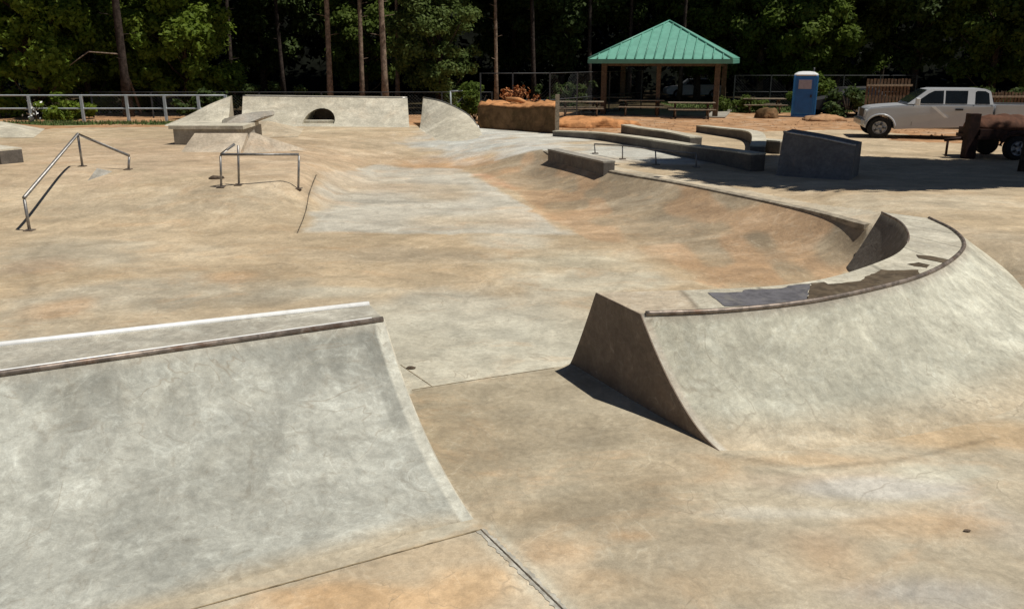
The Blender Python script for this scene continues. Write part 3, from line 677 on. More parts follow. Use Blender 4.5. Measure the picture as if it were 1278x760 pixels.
# funbox group in the middle left
g = P(218, 181, zg); gr = P(300, 181, zg)
rt = root('manual_pad', (g.x + 1, g.y + .8, zg), 'flat concrete manual pad with a shaded left end behind the short kicker', 'skate box')
tl = PY(216, 158, g.y); tr_ = PY(302, 161, g.y - .1)
MB().prism([(g.x, g.y), (gr.x, g.y - .1), (gr.x + .1, g.y + 2.3), (g.x + .3, g.y + 2.3)], zg - .1, tl.z - .09).build('pad_body', M['graycon'], rt)
MB().prism([(g.x - .12, g.y - .08), (gr.x + .2, g.y - .18), (gr.x + .1, g.y + 2.0), (g.x + .1, g.y + 2.2)], tl.z - .09, tl.z + .03).build('pad_top', M['pad'], rt)
g2 = P(275, 163, zg)
z1 = tl.z + .03
rt = root('stone_block', (PY(303, 150, g.y + 1.2).x, g.y + 1.2, z1), 'low slanted stone slab resting on the manual pad in front of the wide quarter pipe', 'slab')
yy = g.y + 1.0
sl = [PY(276, 157, yy), PY(300, 158, yy), PY(329, 147, yy + .6), PY(328, 141, yy + .8), PY(300, 143, yy + .6), PY(277, 149, yy)]
mm = MB(); mm.add([p for p in sl] + [p + Vector((.15, 1.0, .02)) for p in sl], [tuple(range(6))[::-1], tuple(range(6, 12))] + [(i, (i + 1) % 6, 6 + (i + 1) % 6, 6 + i) for i in range(6)])
mm.build('slab_body', M['graycon'], rt, bevel=.03)
m_ = MB()     # kicker
f0, f1 = P(226, 190, zg), P(300, 191, zg); t0, t1 = PY(243, 166.5, f0.y + .9), PY(309, 166.5, f0.y + .9)
m_.add([f0, f1, t1, t0, Vector((t0.x, t0.y + .25, zg - .1)), Vector((t1.x, t1.y + .25, zg - .1)), f0 - Vector((0, 0, .1)), f1 - Vector((0, 0, .1))], [(0, 1, 2, 3), (3, 2, 5, 4), (0, 3, 4, 6), (1, 7, 5, 2), (0, 6, 7, 1), (6, 4, 5, 7)])
tag(m_.build('kicker_ramp', M['tanpad']), 'short sunlit kicker ramp with a steep front face before the manual pad', 'skate ramp')
m_ = MB()     # wedge right of kicker
f0, f1 = P(303, 192, zg), P(352, 187, zg); t0 = PY(313, 166, f0.y + .8)
e1 = P(366, 181, zg)
m_.add([f0, P(309, 192, zg), t0 + Vector((.12, 0, 0)), t0, Vector((t0.x + .1, t0.y + .3, zg - .1)), Vector((t0.x + 1.7, t0.y + .3, zg))], [(0, 1, 2, 3), (0, 3, 4), (2, 1, 4), (3, 2, 5, 4), (1, 2, 5)])
tag(m_.build('hip_wedge', M['tanpad']), 'narrow triangular concrete hip with a dark shaded side right of the kicker', 'skate ramp')
m_ = MB()     # mound behind
p0, p1, p2, p3 = P(318, 172, zg), P(372, 171, zg), P(380, 161, zg), P(312, 160, zg); tt = PY(334, 151, P(335, 165, zg).y); t2 = PY(318, 151.5, P(335, 164, zg).y)
m_.add([p0, p1, p2, p3, tt, t2], [(0, 1, 4, 5), (1, 2, 4), (2, 3, 5, 4), (3, 0, 5), (0, 3, 2, 1)])
tag(m_.build('hip_mound', M['floor']), 'low tan hip mound between the stone slab and the arched quarter pipe', 'skate ramp')
me = m_.v; 
for ob in list(col.objects):
    if ob.name.startswith('hip_mound'):
        set_zone(ob.data, np.tile(np.array((.46, .38, .27)), (len(ob.data.vertices), 1)))
m_ = MB()     # small floor wedge behind rail
a, b, c = G(109, 226), G(133, 218), G(120, 217)
m_.add([a, b, PY(121, 210, b.y), a + Vector((0, .9, 0)), b + Vector((0, .5, 0))], [(0, 1, 2), (0, 2, 3), (1, 4, 2), (2, 4, 3)])
tag(m_.build('small_wedge', M['graycon']), 'small grey triangular wedge on the floor right of the kinked rail post', 'wedge')
# ------------------------------------------------------------------ rails
def rail(name, label, tops, posts, r=.03, mat='rail'):
    c = posts[0][0]
    rt = root(name, (c.x, c.y, c.z), label, 'grind rail')
    MB().tube(tops, r, 8).build('rail_bar', M[mat], rt)
    for b, t in posts:
        MB().tube([b - Vector((0, 0, .05)), t - Vector((0, 0, r))], r * .85, 8).build('post', M[mat], rt)
        MB().box((b.x, b.y, b.z + .012), (.18, .18, .02)).build('foot_plate', M['steel_rust'], rt)
    return rt
b1, b2, b3 = G(37, 288), G(103, 208), G(160, 212)
k1, k2, k3 = PY(30, 247, b1.y), PY(97, 167.5, b2.y), PY(161, 194.5, b3.y)
rail('kinked_rail', 'tall kinked steel rail climbing the left bank to a peak, with three posts', [k1, k2, k3], [(b1, k1), (b2, k2), (b3, k3)], .038)
b1, b2, b3 = G(276, 234), G(298, 236), G(372, 236)
b2 = G(298, 231)
k1, k2, k3 = PY(275, 193, b1.y), PY(293, 180, b2.y), PY(373, 193, b3.y)
rail('flat_rail', 'waist high three post flat rail with one raised corner, beside the pale slab', [k2, k1, k3], [(b1, k1), (b2, PY(297, 180, b2.y)), (b3, k3)], .032)
bs = [G(743, 192), G(777, 199), G(819, 206), G(869, 209)]
ts = [PY(742, 180, bs[0].y), PY(777, 182, bs[1].y), PY(818, 187, bs[2].y), PY(869, 192, bs[3].y)]
rail('flat_rail', 'low four post flat rail between the bank ledge and the winding ledge', [ts[0], ts[1], ts[2], ts[3]], list(zip(bs, ts)), .022)
# ------------------------------------------------------------------ fences
def rail_fence(pts, hgt, label, mats, nrails=(.5, 1.0), r=.035, mesh=False, name='rail_fence', group=None):
    c = pts[0]; rt = root(name, (c.x, c.y, c.z), label, 'fence', group)
    for p in pts: MB().box((p.x, p.y, p.z + hgt / 2), (r * 3, r * 3, hgt + .04)).build('post', mats, rt)
    for f in nrails: MB().tube([p + Vector((0, 0, hgt * f)) for p in pts], r, 6).build('rail', mats, rt)
    if mesh:
        mm = MB()
        for i in range(len(pts) - 1):
            a, b = pts[i], pts[i + 1]; L = (b - a).length; n = int(L / .16)
            for k in range(n):
                for s in (0, 1):
                    q0 = a.lerp(b, k / n); k2_ = k + (hgt / .16) * (1 if s else -1); t1_ = max(0, min(1, k2_ / n)); q1 = a.lerp(b, t1_)
                    zz = hgt * abs(t1_ * n - k) / (hgt / .16)
                    mm.tube([q0 + Vector((0, 0, .03)), q1 + Vector((0, 0, .03 + zz * .97))], .004, 3, False)
        mm.build('wire_mesh', M['wire'], rt)
    return rt
fy = 40.5
fp_ = [Vector((PY(u, 150, fy + k * .0).x, fy, zg)) for k, u in enumerate((-70, -22, 40, 105, 161, 208, 250, 284))]
rail_fence(fp_, 1.20, 'white metal rail fence along the left back edge before the bright green trees', M['white_fence'], (.5, 1.0), .04)
fp_ = [Vector((x, 43.2, zg)) for x in (-21, -18, -15.5, -12.6, -9.5, -6.5, -3.5, -1)]
rail_fence(fp_, 1.25, 'thin grey wire fence behind the white rail fence and the wide quarter pipe', M['wire'], (1.0,), .02, True, 'wire_fence')
pf = [Vector((PY(u, 130, yy).x, yy, zg)) for u, yy in ((600, 40), (640, 40.2), (686, 40.5), (720, 43), (760, 47), (800, 50))]
rail_fence(pf, 2.2, 'tall dark wire fence left of the green roofed pavilion, above the brown clay wall', M['wire'], (.45, 1.0), .022, True, 'wire_fence')
pf = [Vector((PY(u, 130, 52).x, 52, zg)) for u in (915, 960, 1005, 1050, 1095, 1140)]
rail_fence(pf, 1.9, 'chain link fence on the grass behind the blue toilet', M['wire'], (.5, 1.0), .02, True, 'wire_fence')
# wooden panels
def board_panel(x0, x1, y, z0, hgt, label, step=.16, w=.11, yaw=0):
    rt = root('board_fence', ((x0 + x1) / 2, y, z0), label, 'fence')
    mm = MB(); n = int((x1 - x0) / step)
    for k in range(n + 1): mm.box((x0 + k * step, y, z0 + hgt / 2 + random.uniform(-.02, .02)), (w, .025, hgt))
    mm.build('board_panel', M['brownwood'], rt)
    for f in (.2, .85): MB().box(((x0 + x1) / 2, y - .04, z0 + hgt * f), (x1 - x0 + .1, .05, .09)).build('cross_rail', M['wood'], rt)
    return rt
yy = 40.5
board_panel(PY(1082, 115, yy).x, PY(1136, 115, yy).x, yy, zg, 1.95, 'upright wooden board panel standing behind the hood of the white pickup')
board_panel(PY(1222, 115, yy).x, PY(1310, 115, yy).x, yy, zg, 1.35, 'low brown board fence behind the bed of the white pickup')
# ------------------------------------------------------------------ clay wall and mound
yw = 34.6
wl, wr = P(596, 160, zg), P(692, 167, zg)
m_ = MB()
rt = root('clay_wall', ((wl.x + wr.x) / 2, wl.y, zg), 'dark brown clay wall with a sunlit orange top beside the curved quarter pipe', 'earth wall')
n = 28; rg = []
for i in range(n):
    f = i / (n - 1); b = wl.lerp(wr, f); hh = .86 + .04 * math.sin(f * 9) + .10 * f
    rg.append([Vector((b.x, b.y, zg - .2)), Vector((b.x + random.uniform(-.02, .02), b.y + .06 + random.uniform(-.03, .03), zg + hh * .5)), Vector((b.x, b.y + .1, zg + hh)), Vector((b.x + .3, b.y + 2.6, zg + hh + .05)), Vector((b.x + .3, b.y + 2.9, zg - .2))])
MB().ringloft(rg).build('wall_face', M['dirtwall'], rt)
rg = []
for i in range(n):
    f = i / (n - 1); b = wl.lerp(wr, f); hh = .86 + .04 * math.sin(f * 9) + .10 * f
    rg.append([Vector((b.x, b.y + .08, zg + hh + .01)), Vector((b.x + .05, b.y + .5, zg + hh + .10 + random.uniform(-.03, .05))), Vector((b.x + .1, b.y + 1.3, zg + hh + .18 + random.uniform(-.05, .08))), Vector((b.x + .3, b.y + 2.5, zg + hh + .06)), Vector((b.x + .2, b.y + 1.3, zg + hh - .1))])
MB().ringloft(rg).build('clay_cap', M['clay_top'], rt, smooth=True)
MB().box((wr.x + .1, wr.y + .0, zg + .75), (.16, .16, 1.5)).build('corner_post', M['wood'], rt)
def heap(name, label, c, rx, ry, hz, mat, cat='pile', n=26, seed=1):
    rs = random.Random(seed); bm = bmesh.new(); bmesh.ops.create_icosphere(bm, subdivisions=4, radius=1)
    for v in bm.verts:
        k = 1 + .16 * math.sin(v.co.x * 5 + seed) * math.cos(v.co.y * 6 + seed * 2) + rs.uniform(-.05, .05)
        v.co = Vector((v.co.x * rx * k, v.co.y * ry * k, max(-.06, v.co.z * hz * k)))
    bmesh.ops.translate(bm, vec=c, verts=bm.verts)
    return tag(MB().bm(bm, True).build(name, mat), label, cat)
p = P(735, 160, zg); heap('clay_mound', 'low yellowish clay mound between the brown clay wall and the winding ledges', (p.x, p.y + .8, zg), 2.0, .9, .42, M['clay_top'], seed=3)
p = P(1035, 152, zg); heap('dirt_pile', 'loose reddish dirt pile between the blue toilet and the pickup', (p.x, p.y + .6, zg), 1.0, .7, .28, M['clay'], seed=5)
p = P(985, 150, zg); heap('dirt_pile', 'brown dirt heap just left of the blue toilet', (p.x - .7, p.y + 1.4, zg), .6, .6, .5, M['dirtwall'], seed=8)
# ------------------------------------------------------------------ pavilion
yp = P(905, 146, zg).y
ex0, ex1 = PY(737, 66, yp + 1.2), PY(930, 76, yp)
pcx, pcy = (ex0.x + ex1.x) / 2, yp + 3.2; hw = (ex1.x - ex0.x) / 2
yaw = R(-17)
rt = root('picnic_pavilion', (pcx, pcy, zg), 'open timber pavilion with a pale green hipped metal roof in front of the dark woods', 'pavilion')
def rot(x, y, z): return Vector((pcx + x * math.cos(yaw) - y * math.sin(yaw), pcy + x * math.sin(yaw) + y * math.cos(yaw), z))
ez = PY(834, 74, pcy - hw * .9).z; az = PY(843, 27, pcy).z
hw2 = hw * .935; pcx += .5
cor = [rot(-hw2, -hw2, ez), rot(hw2, -hw2, ez), rot(hw2, hw2, ez), rot(-hw2, hw2, ez)]; apex = rot(0, 0, az)
mm = MB(); lo = [c - Vector((0, 0, .05)) for c in cor]
mm.add(cor + [apex] + [apex - Vector((0, 0, .06))] + lo, [(0, 1, 4), (1, 2, 4), (2, 3, 4), (3, 0, 4), (7, 6, 5), (8, 7, 5), (9, 8, 5), (6, 9, 5), (0, 6, 7, 1), (1, 7, 8, 2), (2, 8, 9, 3), (3, 9, 6, 0)])
roof = mm.build('roof', M['roof'], rt, recalc=False)
mm = MB()
for s in range(4):
    a, b = cor[s], cor[(s + 1) % 4]; n = 15
    for k in range(1, n):
        f = k / n; base = a.lerp(b, f); up_ = 1 - abs(2 * f - 1); mid_ = a.lerp(b, .5)
        top = base + (apex - mid_) * up_
        mm.tube([base + Vector((0, 0, .02)), top + Vector((0, 0, .02))], .042, 4)
mm.build('standing_seams', M['roof_trim'], roof)
mm = MB()
for c in cor: mm.tube([c + Vector((0, 0, .03)), apex + Vector((0, 0, .03))], .055, 6)
mm.build('ridge_caps', M['roof_trim'], roof)
mm = MB()
for s in range(4):
    a, b = cor[s], cor[(s + 1) % 4]; mm.quadbox(a, b, .06, ez - .22, ez - .02)
mm.build('fascia', M['roof_trim'], roof)
for sx in (-1, 1):
    for sy in (-1, 1):
        b = rot(sx * hw2 * .80, sy * hw2 * .80, zg); ttop = Vector((b.x, b.y, ez + .05))
        MB().box(((b.x, b.y, (zg + ez) / 2)), (.26, .26, ez - zg), yaw).build('post', M['brownwood'], rt)
b = rot(-.05, -hw2 * .80, zg); MB().box(((b.x, b.y, (zg + ez) / 2)), (.2, .2, ez - zg), yaw).build('post', M['brownwood'], rt)
mm = MB()
for s in range(4):
    q = [rot(x * hw2 * .8, y * hw2 * .8, 0) for x, y in ((-1, -1), (1, -1), (1, 1), (-1, 1))]; mm.quadbox(q[s], q[(s + 1) % 4], .12, ez - .35, ez - .1)
mm.build('beams', M['brownwood'], rt)
q = [rot(x * hw2 * .95, y * hw2 * .95, 0) for x, y in ((-1, -1), (1, -1), (1, 1), (-1, 1))]
MB().prism(q, zg - .1, zg + .05).build('slab', M['graycon'], rt)
# ------------------------------------------------------------------ picnic tables
def picnic_table():
    rt = root('picnic_table', (0, 0, 0), 'x', 'picnic table', 'picnic tables around the pavilion')
    mm = MB()
    for k in range(5): mm.box((0, -.32 + k * .16, .75), (2.3, .145, .04))
    mm.build('table_top', M['wood'], rt)
    for s in (-1, 1): MB().box((0, s * .72, .44), (2.3, .26, .04)).build('bench', M['wood'], rt)
    for s in (-1, 1):
        mm = MB(); x = s * .8
        for t in (-1, 1): mm.tube([(x, t * .62, 0), (x, t * .18, .73)], .045, 4)
        mm.box((x, 0, .40), (.06, 1.6, .09)); mm.box((x, 0, .70), (.06, .7, .07)); mm.build('leg_frame', M['brownwood'], rt)
    return rt
pt = picnic_table()
tables = [((862, 149, 43), -8, 'weathered picnic table nearest the camera, in front of the right pavilion posts'), ((800, 143, 44.5), -8, 'weathered picnic table under the middle of the green roof'),
          ((725, 139, 44), -6, 'dim picnic table left of the pavilion behind the yellowish clay mound'), ((760, 137, 48), 10, 'picnic table deep in the pavilion shade'), ((952, 135, 47.5), -5, 'pale picnic table on the grass left of the blue toilet')]
for i, ((u, v, y), a, lb) in enumerate(tables):
    o = pt if i == 0 else copy_tree(pt)
    o.location = (PY(u, v, y).x, y, zg + (.05 if i in (1, 3) else 0)); o.rotation_euler.z = R(a); o['label'] = lb
# ------------------------------------------------------------------ portable toilet
tb = P(1006, 147, zg); tx, ty = tb.x, tb.y + .55
rt = root('portable_toilet', (tx, ty, zg), 'bright blue portable toilet with a white domed roof on the red clay', 'portable toilet')
ta = R(-18)
def tr(x, y, z): return Vector((tx + x * math.cos(ta) - y * math.sin(ta), ty + x * math.sin(ta) + y * math.cos(ta), zg + z))
MB().box(tr(0, 0, 1.08), (1.08, 1.08, 1.9), ta, .05).build('cabin', M['blue'], rt)
MB().box(tr(0, 0, .07), (1.16, 1.16, .14), ta, .02).build('skid_base', M['blue_dark'], rt)
dr = MB().box(tr(-.02, -.56, 1.08), (.82, .05, 1.72), ta, .01).build('door', M['blue_dark'], rt)
MB().box(tr(-.02, -.60, 1.62), (.62, .03, .44), ta).build('placard', M['label'], dr)
MB().box(tr(.3, -.60, 1.05), (.08, .05, .14), ta).build('latch', M['blackpl'], dr)
for s in (-1, 1):
    for t in (-1, 1): MB().box(tr(s * .54, t * .54, 1.08), (.09, .09, 1.9), ta, .02).build('corner_post', M['blue'], rt)
rg = []
for z, k in ((2.03, 1.14), (2.09, 1.16), (2.14, 1.05), (2.21, .80), (2.24, .4)):
    rg.append([tr(x * k / 2, y * k / 2, z) for x, y in ((-1, -.8), (-.8, -1), (.8, -1), (1, -.8), (1, .8), (.8, 1), (-.8, 1), (-1, .8))])
MB().ringloft(rg).build('roof', M['white_pl'], rt)
MB().tube([tr(.35, .35, 2.1), tr(.35, .35, 2.42)], .05, 8).build('vent_pipe', M['blackpl'], rt)
# ------------------------------------------------------------------ vehicles
def vehicle_body(mm, prof, wfun, X):
    """prof: (x,z) closed side outline; wfun(z): half width"""
    n = len(prof)
    L = [X(x, -wfun(z), z) for x, z in prof]; Rr = [X(x, wfun(z), z) for x, z in prof]
    mm.add(L + Rr, [tuple(range(n)), tuple(range(n, 2 * n))[::-1]] + [(i, (i + 1) % n, n + (i + 1) % n, n + i) for i in range(n)])
def arch(cx_, r, z0, n=9):  # wheel arch from rear to front along the sill, going over
    return [(cx_ + r * math.cos(t), z0 + r * math.sin(t)) for t in np.linspace(-.12, math.pi + .12, n)]
def wheel(rt, X, x, y, z, r, side):
    c = X(x, y, z); ax = (X(x, y + 1, z) - c)
    def disc(r_, w_, off, mat, par, nm, hub=False):
        mm = MB(); rg = []
        for rr, t in ((r_ * .55, -w_), (r_ * .93, -w_), (r_, -w_ * .7), (r_, w_ * .7), (r_ * .93, w_), (r_ * .55, w_)):
            ring = []
            for k in range(24):
                a = 2 * math.pi * k / 24; ring.append(X(x + rr * math.cos(a), y + off + t, z + rr * math.sin(a)))
            rg.append(ring)
        mm.ringloft(rg); return mm.build(nm, mat, par)
    w = disc(r, .13, 0, M['rubber'], rt, 'wheel')
    rg = []
    for rr, t in ((.02, .15), (.09, .165), (.12, .145), (r * .5, .14), (r * .6, .155), (r * .64, .12)):
        rg.append([X(x + rr * math.cos(2 * math.pi * k / 20), y + side * t, z + rr * math.sin(2 * math.pi * k / 20)) for k in range(20)])
    rim = MB().ringloft(rg).build('rim', M['rim'], w)
    mm = MB()
    for k in range(5):
        a = 2 * math.pi * k / 5; mm.tube([X(x + r * .22 * math.cos(a), y + side * .158, z + r * .22 * math.sin(a)), X(x + r * .5 * math.cos(a), y + side * .158, z + r * .5 * math.sin(a))], r * .09, 5)
    mm.build('rim_slots', M['blackpl'], w)
# pickup
tyaw = R(180 + 3); tb = P(1098, 173, .62); SC = 1.0
fx = 0.56
tX0 = tb.x; tY0 = tb.y + .15
def TX(x, y, z):                    # x: from front bumper backwards, y: + is the near (left) side
    lx = x - fx; ly = -(y - .92)
    a = R(-14)
    return Vector((tX0 + lx * math.cos(a) - ly * math.sin(a), tY0 + lx * math.sin(a) + ly * math.cos(a), .62 + z * .915))
rt = root('pickup_truck', TX(3, 0, 0), 'white extended cab pickup truck facing left, parked on the clay at the right', 'pickup truck')
WB, RW = 4.25, .42; SILL = .52
rx = fx + WB
prof = [(.10, .52), (.02, .60), (.03, .86), (.10, 1.10), (.22, 1.20), (1.25, 1.30), (1.45, 1.34), (4.15, 1.34), (4.15, SILL)] 
prof = [(.06, .50), (.0, .60), (.0, .82), (.06, 1.06), (.2, 1.19), (.7, 1.26), (1.30, 1.31), (2.6, 1.33), (4.28, 1.33), (4.28, SILL)] + arch(fx, .50, .42)
wf = lambda z: .98 - .06 * max(0, (.8 - z)) - .05 * max(0, z - 1.1)
mm = MB(); vehicle_body(mm, prof, wf, TX); body = mm.build('body', M['paint'], rt, bevel=.035)
# cabin with tumblehome
cab = [(1.40, 1.335, .92), (2.08, 1.90, .74), (2.30, 1.95, .72), (3.95, 1.95, .72), (4.16, 1.86, .75), (4.27, 1.335, .92)]
n = len(cab); L = [TX(x, w, z) for x, z, w in cab]; Rr = [TX(x, -w, z) for x, z, w in cab]
MB().add(L + Rr, [tuple(range(n)), tuple(range(n, 2 * n))[::-1]] + [(i, (i + 1) % n, n + (i + 1) % n, n + i) for i in range(n)]).build('cabin', M['paint'], rt, bevel=.02)
def side_pt(x, z, out=.012, s=1):
    w = .92 - (z - 1.335) / (1.93 - 1.335) * .20; return TX(x, s * (w + out), z)
def win(pts, nm='window', par=None):
    for s in (1, -1):
        q = [side_pt(x, z, .010, s) for x, z in pts]; q2 = [side_pt(x, z, -.02, s) for x, z in pts]; k = len(q)
        MB().add(q + q2, [tuple(range(k)), tuple(range(k, 2 * k))[::-1]] + [(i, (i + 1) % k, k + (i + 1) % k, k + i) for i in range(k)]).build(nm, M['glass'], par or rt)
win([(1.66, 1.38), (2.12, 1.76), (2.30, 1.86), (2.62, 1.87), (2.62, 1.38)])
win([(2.68, 1.38), (2.68, 1.87), (3.42, 1.87), (3.40, 1.38)])
win([(3.66, 1.38), (3.66, 1.82), (3.72, 1.87), (3.98, 1.86), (4.10, 1.78), (4.14, 1.38)])
q = [TX(1.48, .86, 1.40), TX(1.48, -.86, 1.40), TX(2.05, -.70, 1.885), TX(2.05, .70, 1.885)]; q2 = [p + Vector((.05, 0, -.03)) for p in q]; q = [p + Vector((-.03, 0, .02)) for p in q]
MB().add(q + q2, [(0, 1, 2, 3), (7, 6, 5, 4), (0, 4, 5, 1), (1, 5, 6, 2), (2, 6, 7, 3), (3, 7, 4, 0)]).build('windshield', M['glass'], rt)
# seams of doors
for x in (1.62, 3.60, 4.20): MB().box(TX(x, .955, .92), (.014, .02, .74), R(-14)).build('door_seam', M['blackpl'], rt)
MB().box(TX(3.15, .975, 1.16), (.26, .05, .07), R(-14), .01).build('door_handle', M['blackpl'], rt)
MB().box(TX(1.72, 1.10, 1.45), (.14, .2, .26), R(-14), .03).build('mirror', M['white_pl'], rt)
# stripe decal
MB().add([TX(2.22, .964, 1.26), TX(2.36, .964, 1.26), TX(2.82, .970, .84), TX(2.70, .970, .84), TX(2.22, .978, 1.26), TX(2.36, .978, 1.26), TX(2.82, .984, .84), TX(2.70, .984, .84)],
         [(0, 1, 2, 3), (7, 6, 5, 4), (0, 4, 5, 1), (1, 5, 6, 2), (2, 6, 7, 3), (3, 7, 4, 0)]).build('white_stripe', M['white_pl'], rt)
# bed
prof = [(4.34, SILL)] + list(reversed([])) + [(4.34, 1.30), (4.34, 1.36), (6.50, 1.36), (6.52, 1.28), (6.52, .60), (6.40, SILL + .02)] + arch(rx, .50, .42)
mm = MB(); vehicle_body(mm, prof, lambda z: .97 - .05 * max(0, .8 - z), TX); bed = mm.build('cargo_bed', M['paint'], rt, bevel=.012)
MB().box(TX(5.42, 0, 1.352), (2.0, 1.6, .03), R(-14)).build('bed_cavity', M['blackpl'], bed)
mm = MB()
for c in (fx, rx):
    for s in (1, -1):
        ring = [TX(c + .52 * math.cos(t), s * .975, .42 + .52 * math.sin(t)) for t in np.linspace(0, math.pi, 14)]; mm.tube(ring, .035, 6)
mm.build('arch_trim', M['paint'], rt)
for c in (fx, rx):
    for s in (1, -1): wheel(rt, TX, c, s * .84, .42, RW, s)
MB().box(TX(-.02, 0, .62), (.20, 1.9, .24), R(-14), .05).build('front_bumper', M['steel'], rt)
MB().box(TX(6.62, 0, .66), (.16, 1.85, .2), R(-14), .04).build('rear_bumper', M['steel'], rt)
MB().box(TX(.035, 0, .95), (.06, 1.1, .34), R(-14), .02).build('grille', M['blackpl'], rt)
for s in (1, -1):
    MB().box(TX(.12, s * .76, .96), (.22, .34, .26), R(-14), .03).build('headlight', M['lamp'], rt)
    MB().box(TX(6.50, s * .93, 1.05), (.06, .10, .4), R(-14), .01).build('taillight', M['red'], rt)
MB().box(TX(3.2, 0, .48), (4.6, 1.5, .16), R(-14)).build('chassis', M['blackpl'], rt)
# small distant cars
def far_car(u, v, y, label, mat, ln=4.4, flip=1):
    b = PY(u, v, y); c0 = Vector((b.x, y, zg))
    X = lambda x, yy_, z: Vector((c0.x + (x - ln / 2) * flip, c0.y - yy_, zg + z))
    rt = root('parked_car', c0, label, 'car')
    pr = [(.05, .35), (0, .6), (.1, .78), (1.1, .95), (ln - .5, 1.0), (ln, .9), (ln, .35)] + arch(ln - .85, .36, .32, 6) + arch(.85, .36, .32, 6)
    mm = MB(); vehicle_body(mm, pr, lambda z: .85, X); mm.build('body', mat, rt, bevel=.01)
    cb = [(1.15, .96, .80), (1.75, 1.42, .62), (3.2, 1.45, .62), (3.9, .99, .80)]
    n = len(cb); L = [X(x, w, z) for x, z, w in cb]; Rr = [X(x, -w, z) for x, z, w in cb]
    MB().add(L + Rr, [tuple(range(n)), tuple(range(n, 2 * n))[::-1]] + [(i, (i + 1) % n, n + (i + 1) % n, n + i) for i in range(n)]).build('cabin', M['paint'] if mat is M['white_pl'] else mat, rt)
    q = [X(1.45, .815, 1.02), X(1.82, .68, 1.36), X(3.12, .68, 1.38), X(3.6, .815, 1.02)]; q2 = [p + Vector((0, .06, 0)) for p in q]
    MB().add(q + q2, [(0, 1, 2, 3), (7, 6, 5, 4), (0, 4, 5, 1), (1, 5, 6, 2), (2, 6, 7, 3), (3, 7, 4, 0)]).build('window', M['glass'], rt)
    for x in (.85, ln - .85):
        for s in (1, -1): wheel(rt, X, x, s * .76, .32, .32, s)
    return rt
far_car(866, 104, 66, 'white car parked in the shade beyond the right side of the pavilion', M['white_pl'])
p = P(1062, 145, zg); far_car(1052, 145, p.y + 1.0, 'dark car with a pale bumper mostly hidden behind the hood of the white pickup', M['blackpl'], 3.9)
o_ = MB().box((PY(1071, 141, p.y - .1).x, p.y - .05, zg + .42), (.5, .3, .42), .3, .1).build('white_sack', M['white_pl']); tag(o_, 'small white sack on the ground just left of the pickup bumper', 'sack')
# ------------------------------------------------------------------ brown trailer at the right edge, in the shade
c0 = G(1238, 196); c0.z = h(c0.x, c0.y)
rt = root('utility_trailer', c0, 'dark brown covered trailer in deep tree shade at the right edge before the pickup', 'trailer')
X = lambda x, y, z: Vector((c0.x + x, c0.y - y, c0.z + z))
mm = MB()
mm.box(X(.2, 0, .62), (2.1, 1.3, .10)); mm.box(X(.2, 0, .76), (2.0, 1.25, .2)); mm.build('bed', M['rusty'], rt)
rg = []
for k in range(15):
    f = k / 14; sc = math.sin(math.pi * (.12 + .76 * f)) ** .45; xx = -.8 + 2.0 * f
    rg.append([X(xx, math.cos(t) * .64 * sc, .84 + math.sin(t) * .42 * sc * (1 + .06 * math.sin(k * 2.1))) for t in np.linspace(0, math.pi, 12)])
MB().ringloft(rg).build('tarp_cover', M['tarp'], rt, smooth=True)
mm = MB(); mm.tube([X(-.75, 0, .58), X(-1.5, 0, .5)], .05, 6); mm.tube([X(-1.4, 0, .55), X(-1.4, 0, .02)], .035, 6); mm.build('tow_bar', M['rusty'], rt)
for s in (1, -1):
    mm = MB(); mm.tube([X(.2 + .46 * math.cos(t), s * .78, .36 + .42 * math.sin(t)) for t in np.linspace(.1, math.pi - .1, 10)], .06, 6); mm.build('fender', M['rusty'], rt)
    wheel(rt, X, .2, s * .78, .34, .34, s)
MB().box(X(-.95, .4, .65), (.3, .3, 1.3)).build('tool_box', M['rusty'], rt)
mm = MB()
for k in range(700):
    u = random.uniform(600, 1190); v = random.uniform(150, 170); p = P(u, v, zg)
    if inside(np.array([p.x]), np.array([p.y]), conc_poly)[0] or h(p.x, p.y) < .59: continue
    r_ = random.uniform(.02, .07); a = random.uniform(0, 3)
    mm.add([(p.x + r_ * math.cos(a + t) * random.uniform(.7, 1.3), p.y + r_ * math.sin(a + t) * random.uniform(.7, 1.3), zg + .002) for t in (0, 1.57, 3.14, 4.71)] + [(p.x, p.y, zg + r_ * .8)], [(0, 1, 4), (1, 2, 4), (2, 3, 4), (3, 0, 4)])
tag(mm.build('loose_clods', M['clay']), kind='stuff')
# loose things
def scrap(u, v, label, s=.06):
    p = G(u, v); bm = bmesh.new(); bmesh.ops.create_icosphere(bm, subdivisions=2, radius=s)
    for q in bm.verts: q.co = Vector((q.co.x * 1.6 * random.uniform(.8, 1.2), q.co.y, max(-.2 * s, q.co.z * .5 * random.uniform(.7, 1.3))))
    bmesh.ops.translate(bm, vec=(p.x, p.y, p.z + .01), verts=bm.verts)
    return tag(MB().bm(bm).build('pebble', M['bark']), label, 'pebble')
scrap(1207, 663, 'small dark pebble alone on the floor at the lower right', .016)
scrap(513, 460, 'brown clod lying beside the top corner of the left ramp', .035)
scrap(271, 223, 'dark clod at the foot of the three post flat rail', .13)
p = P(1053, 334, .25); scrap_ = MB().box((p.x - .05, p.y - .05, h(p.x, p.y) + .05), (.10, .07, .10), .4, .02).build('pale_stone', M['pad']); tag(scrap_, 'pale stone chip where the dark inner spine face meets the bank', 'stone')
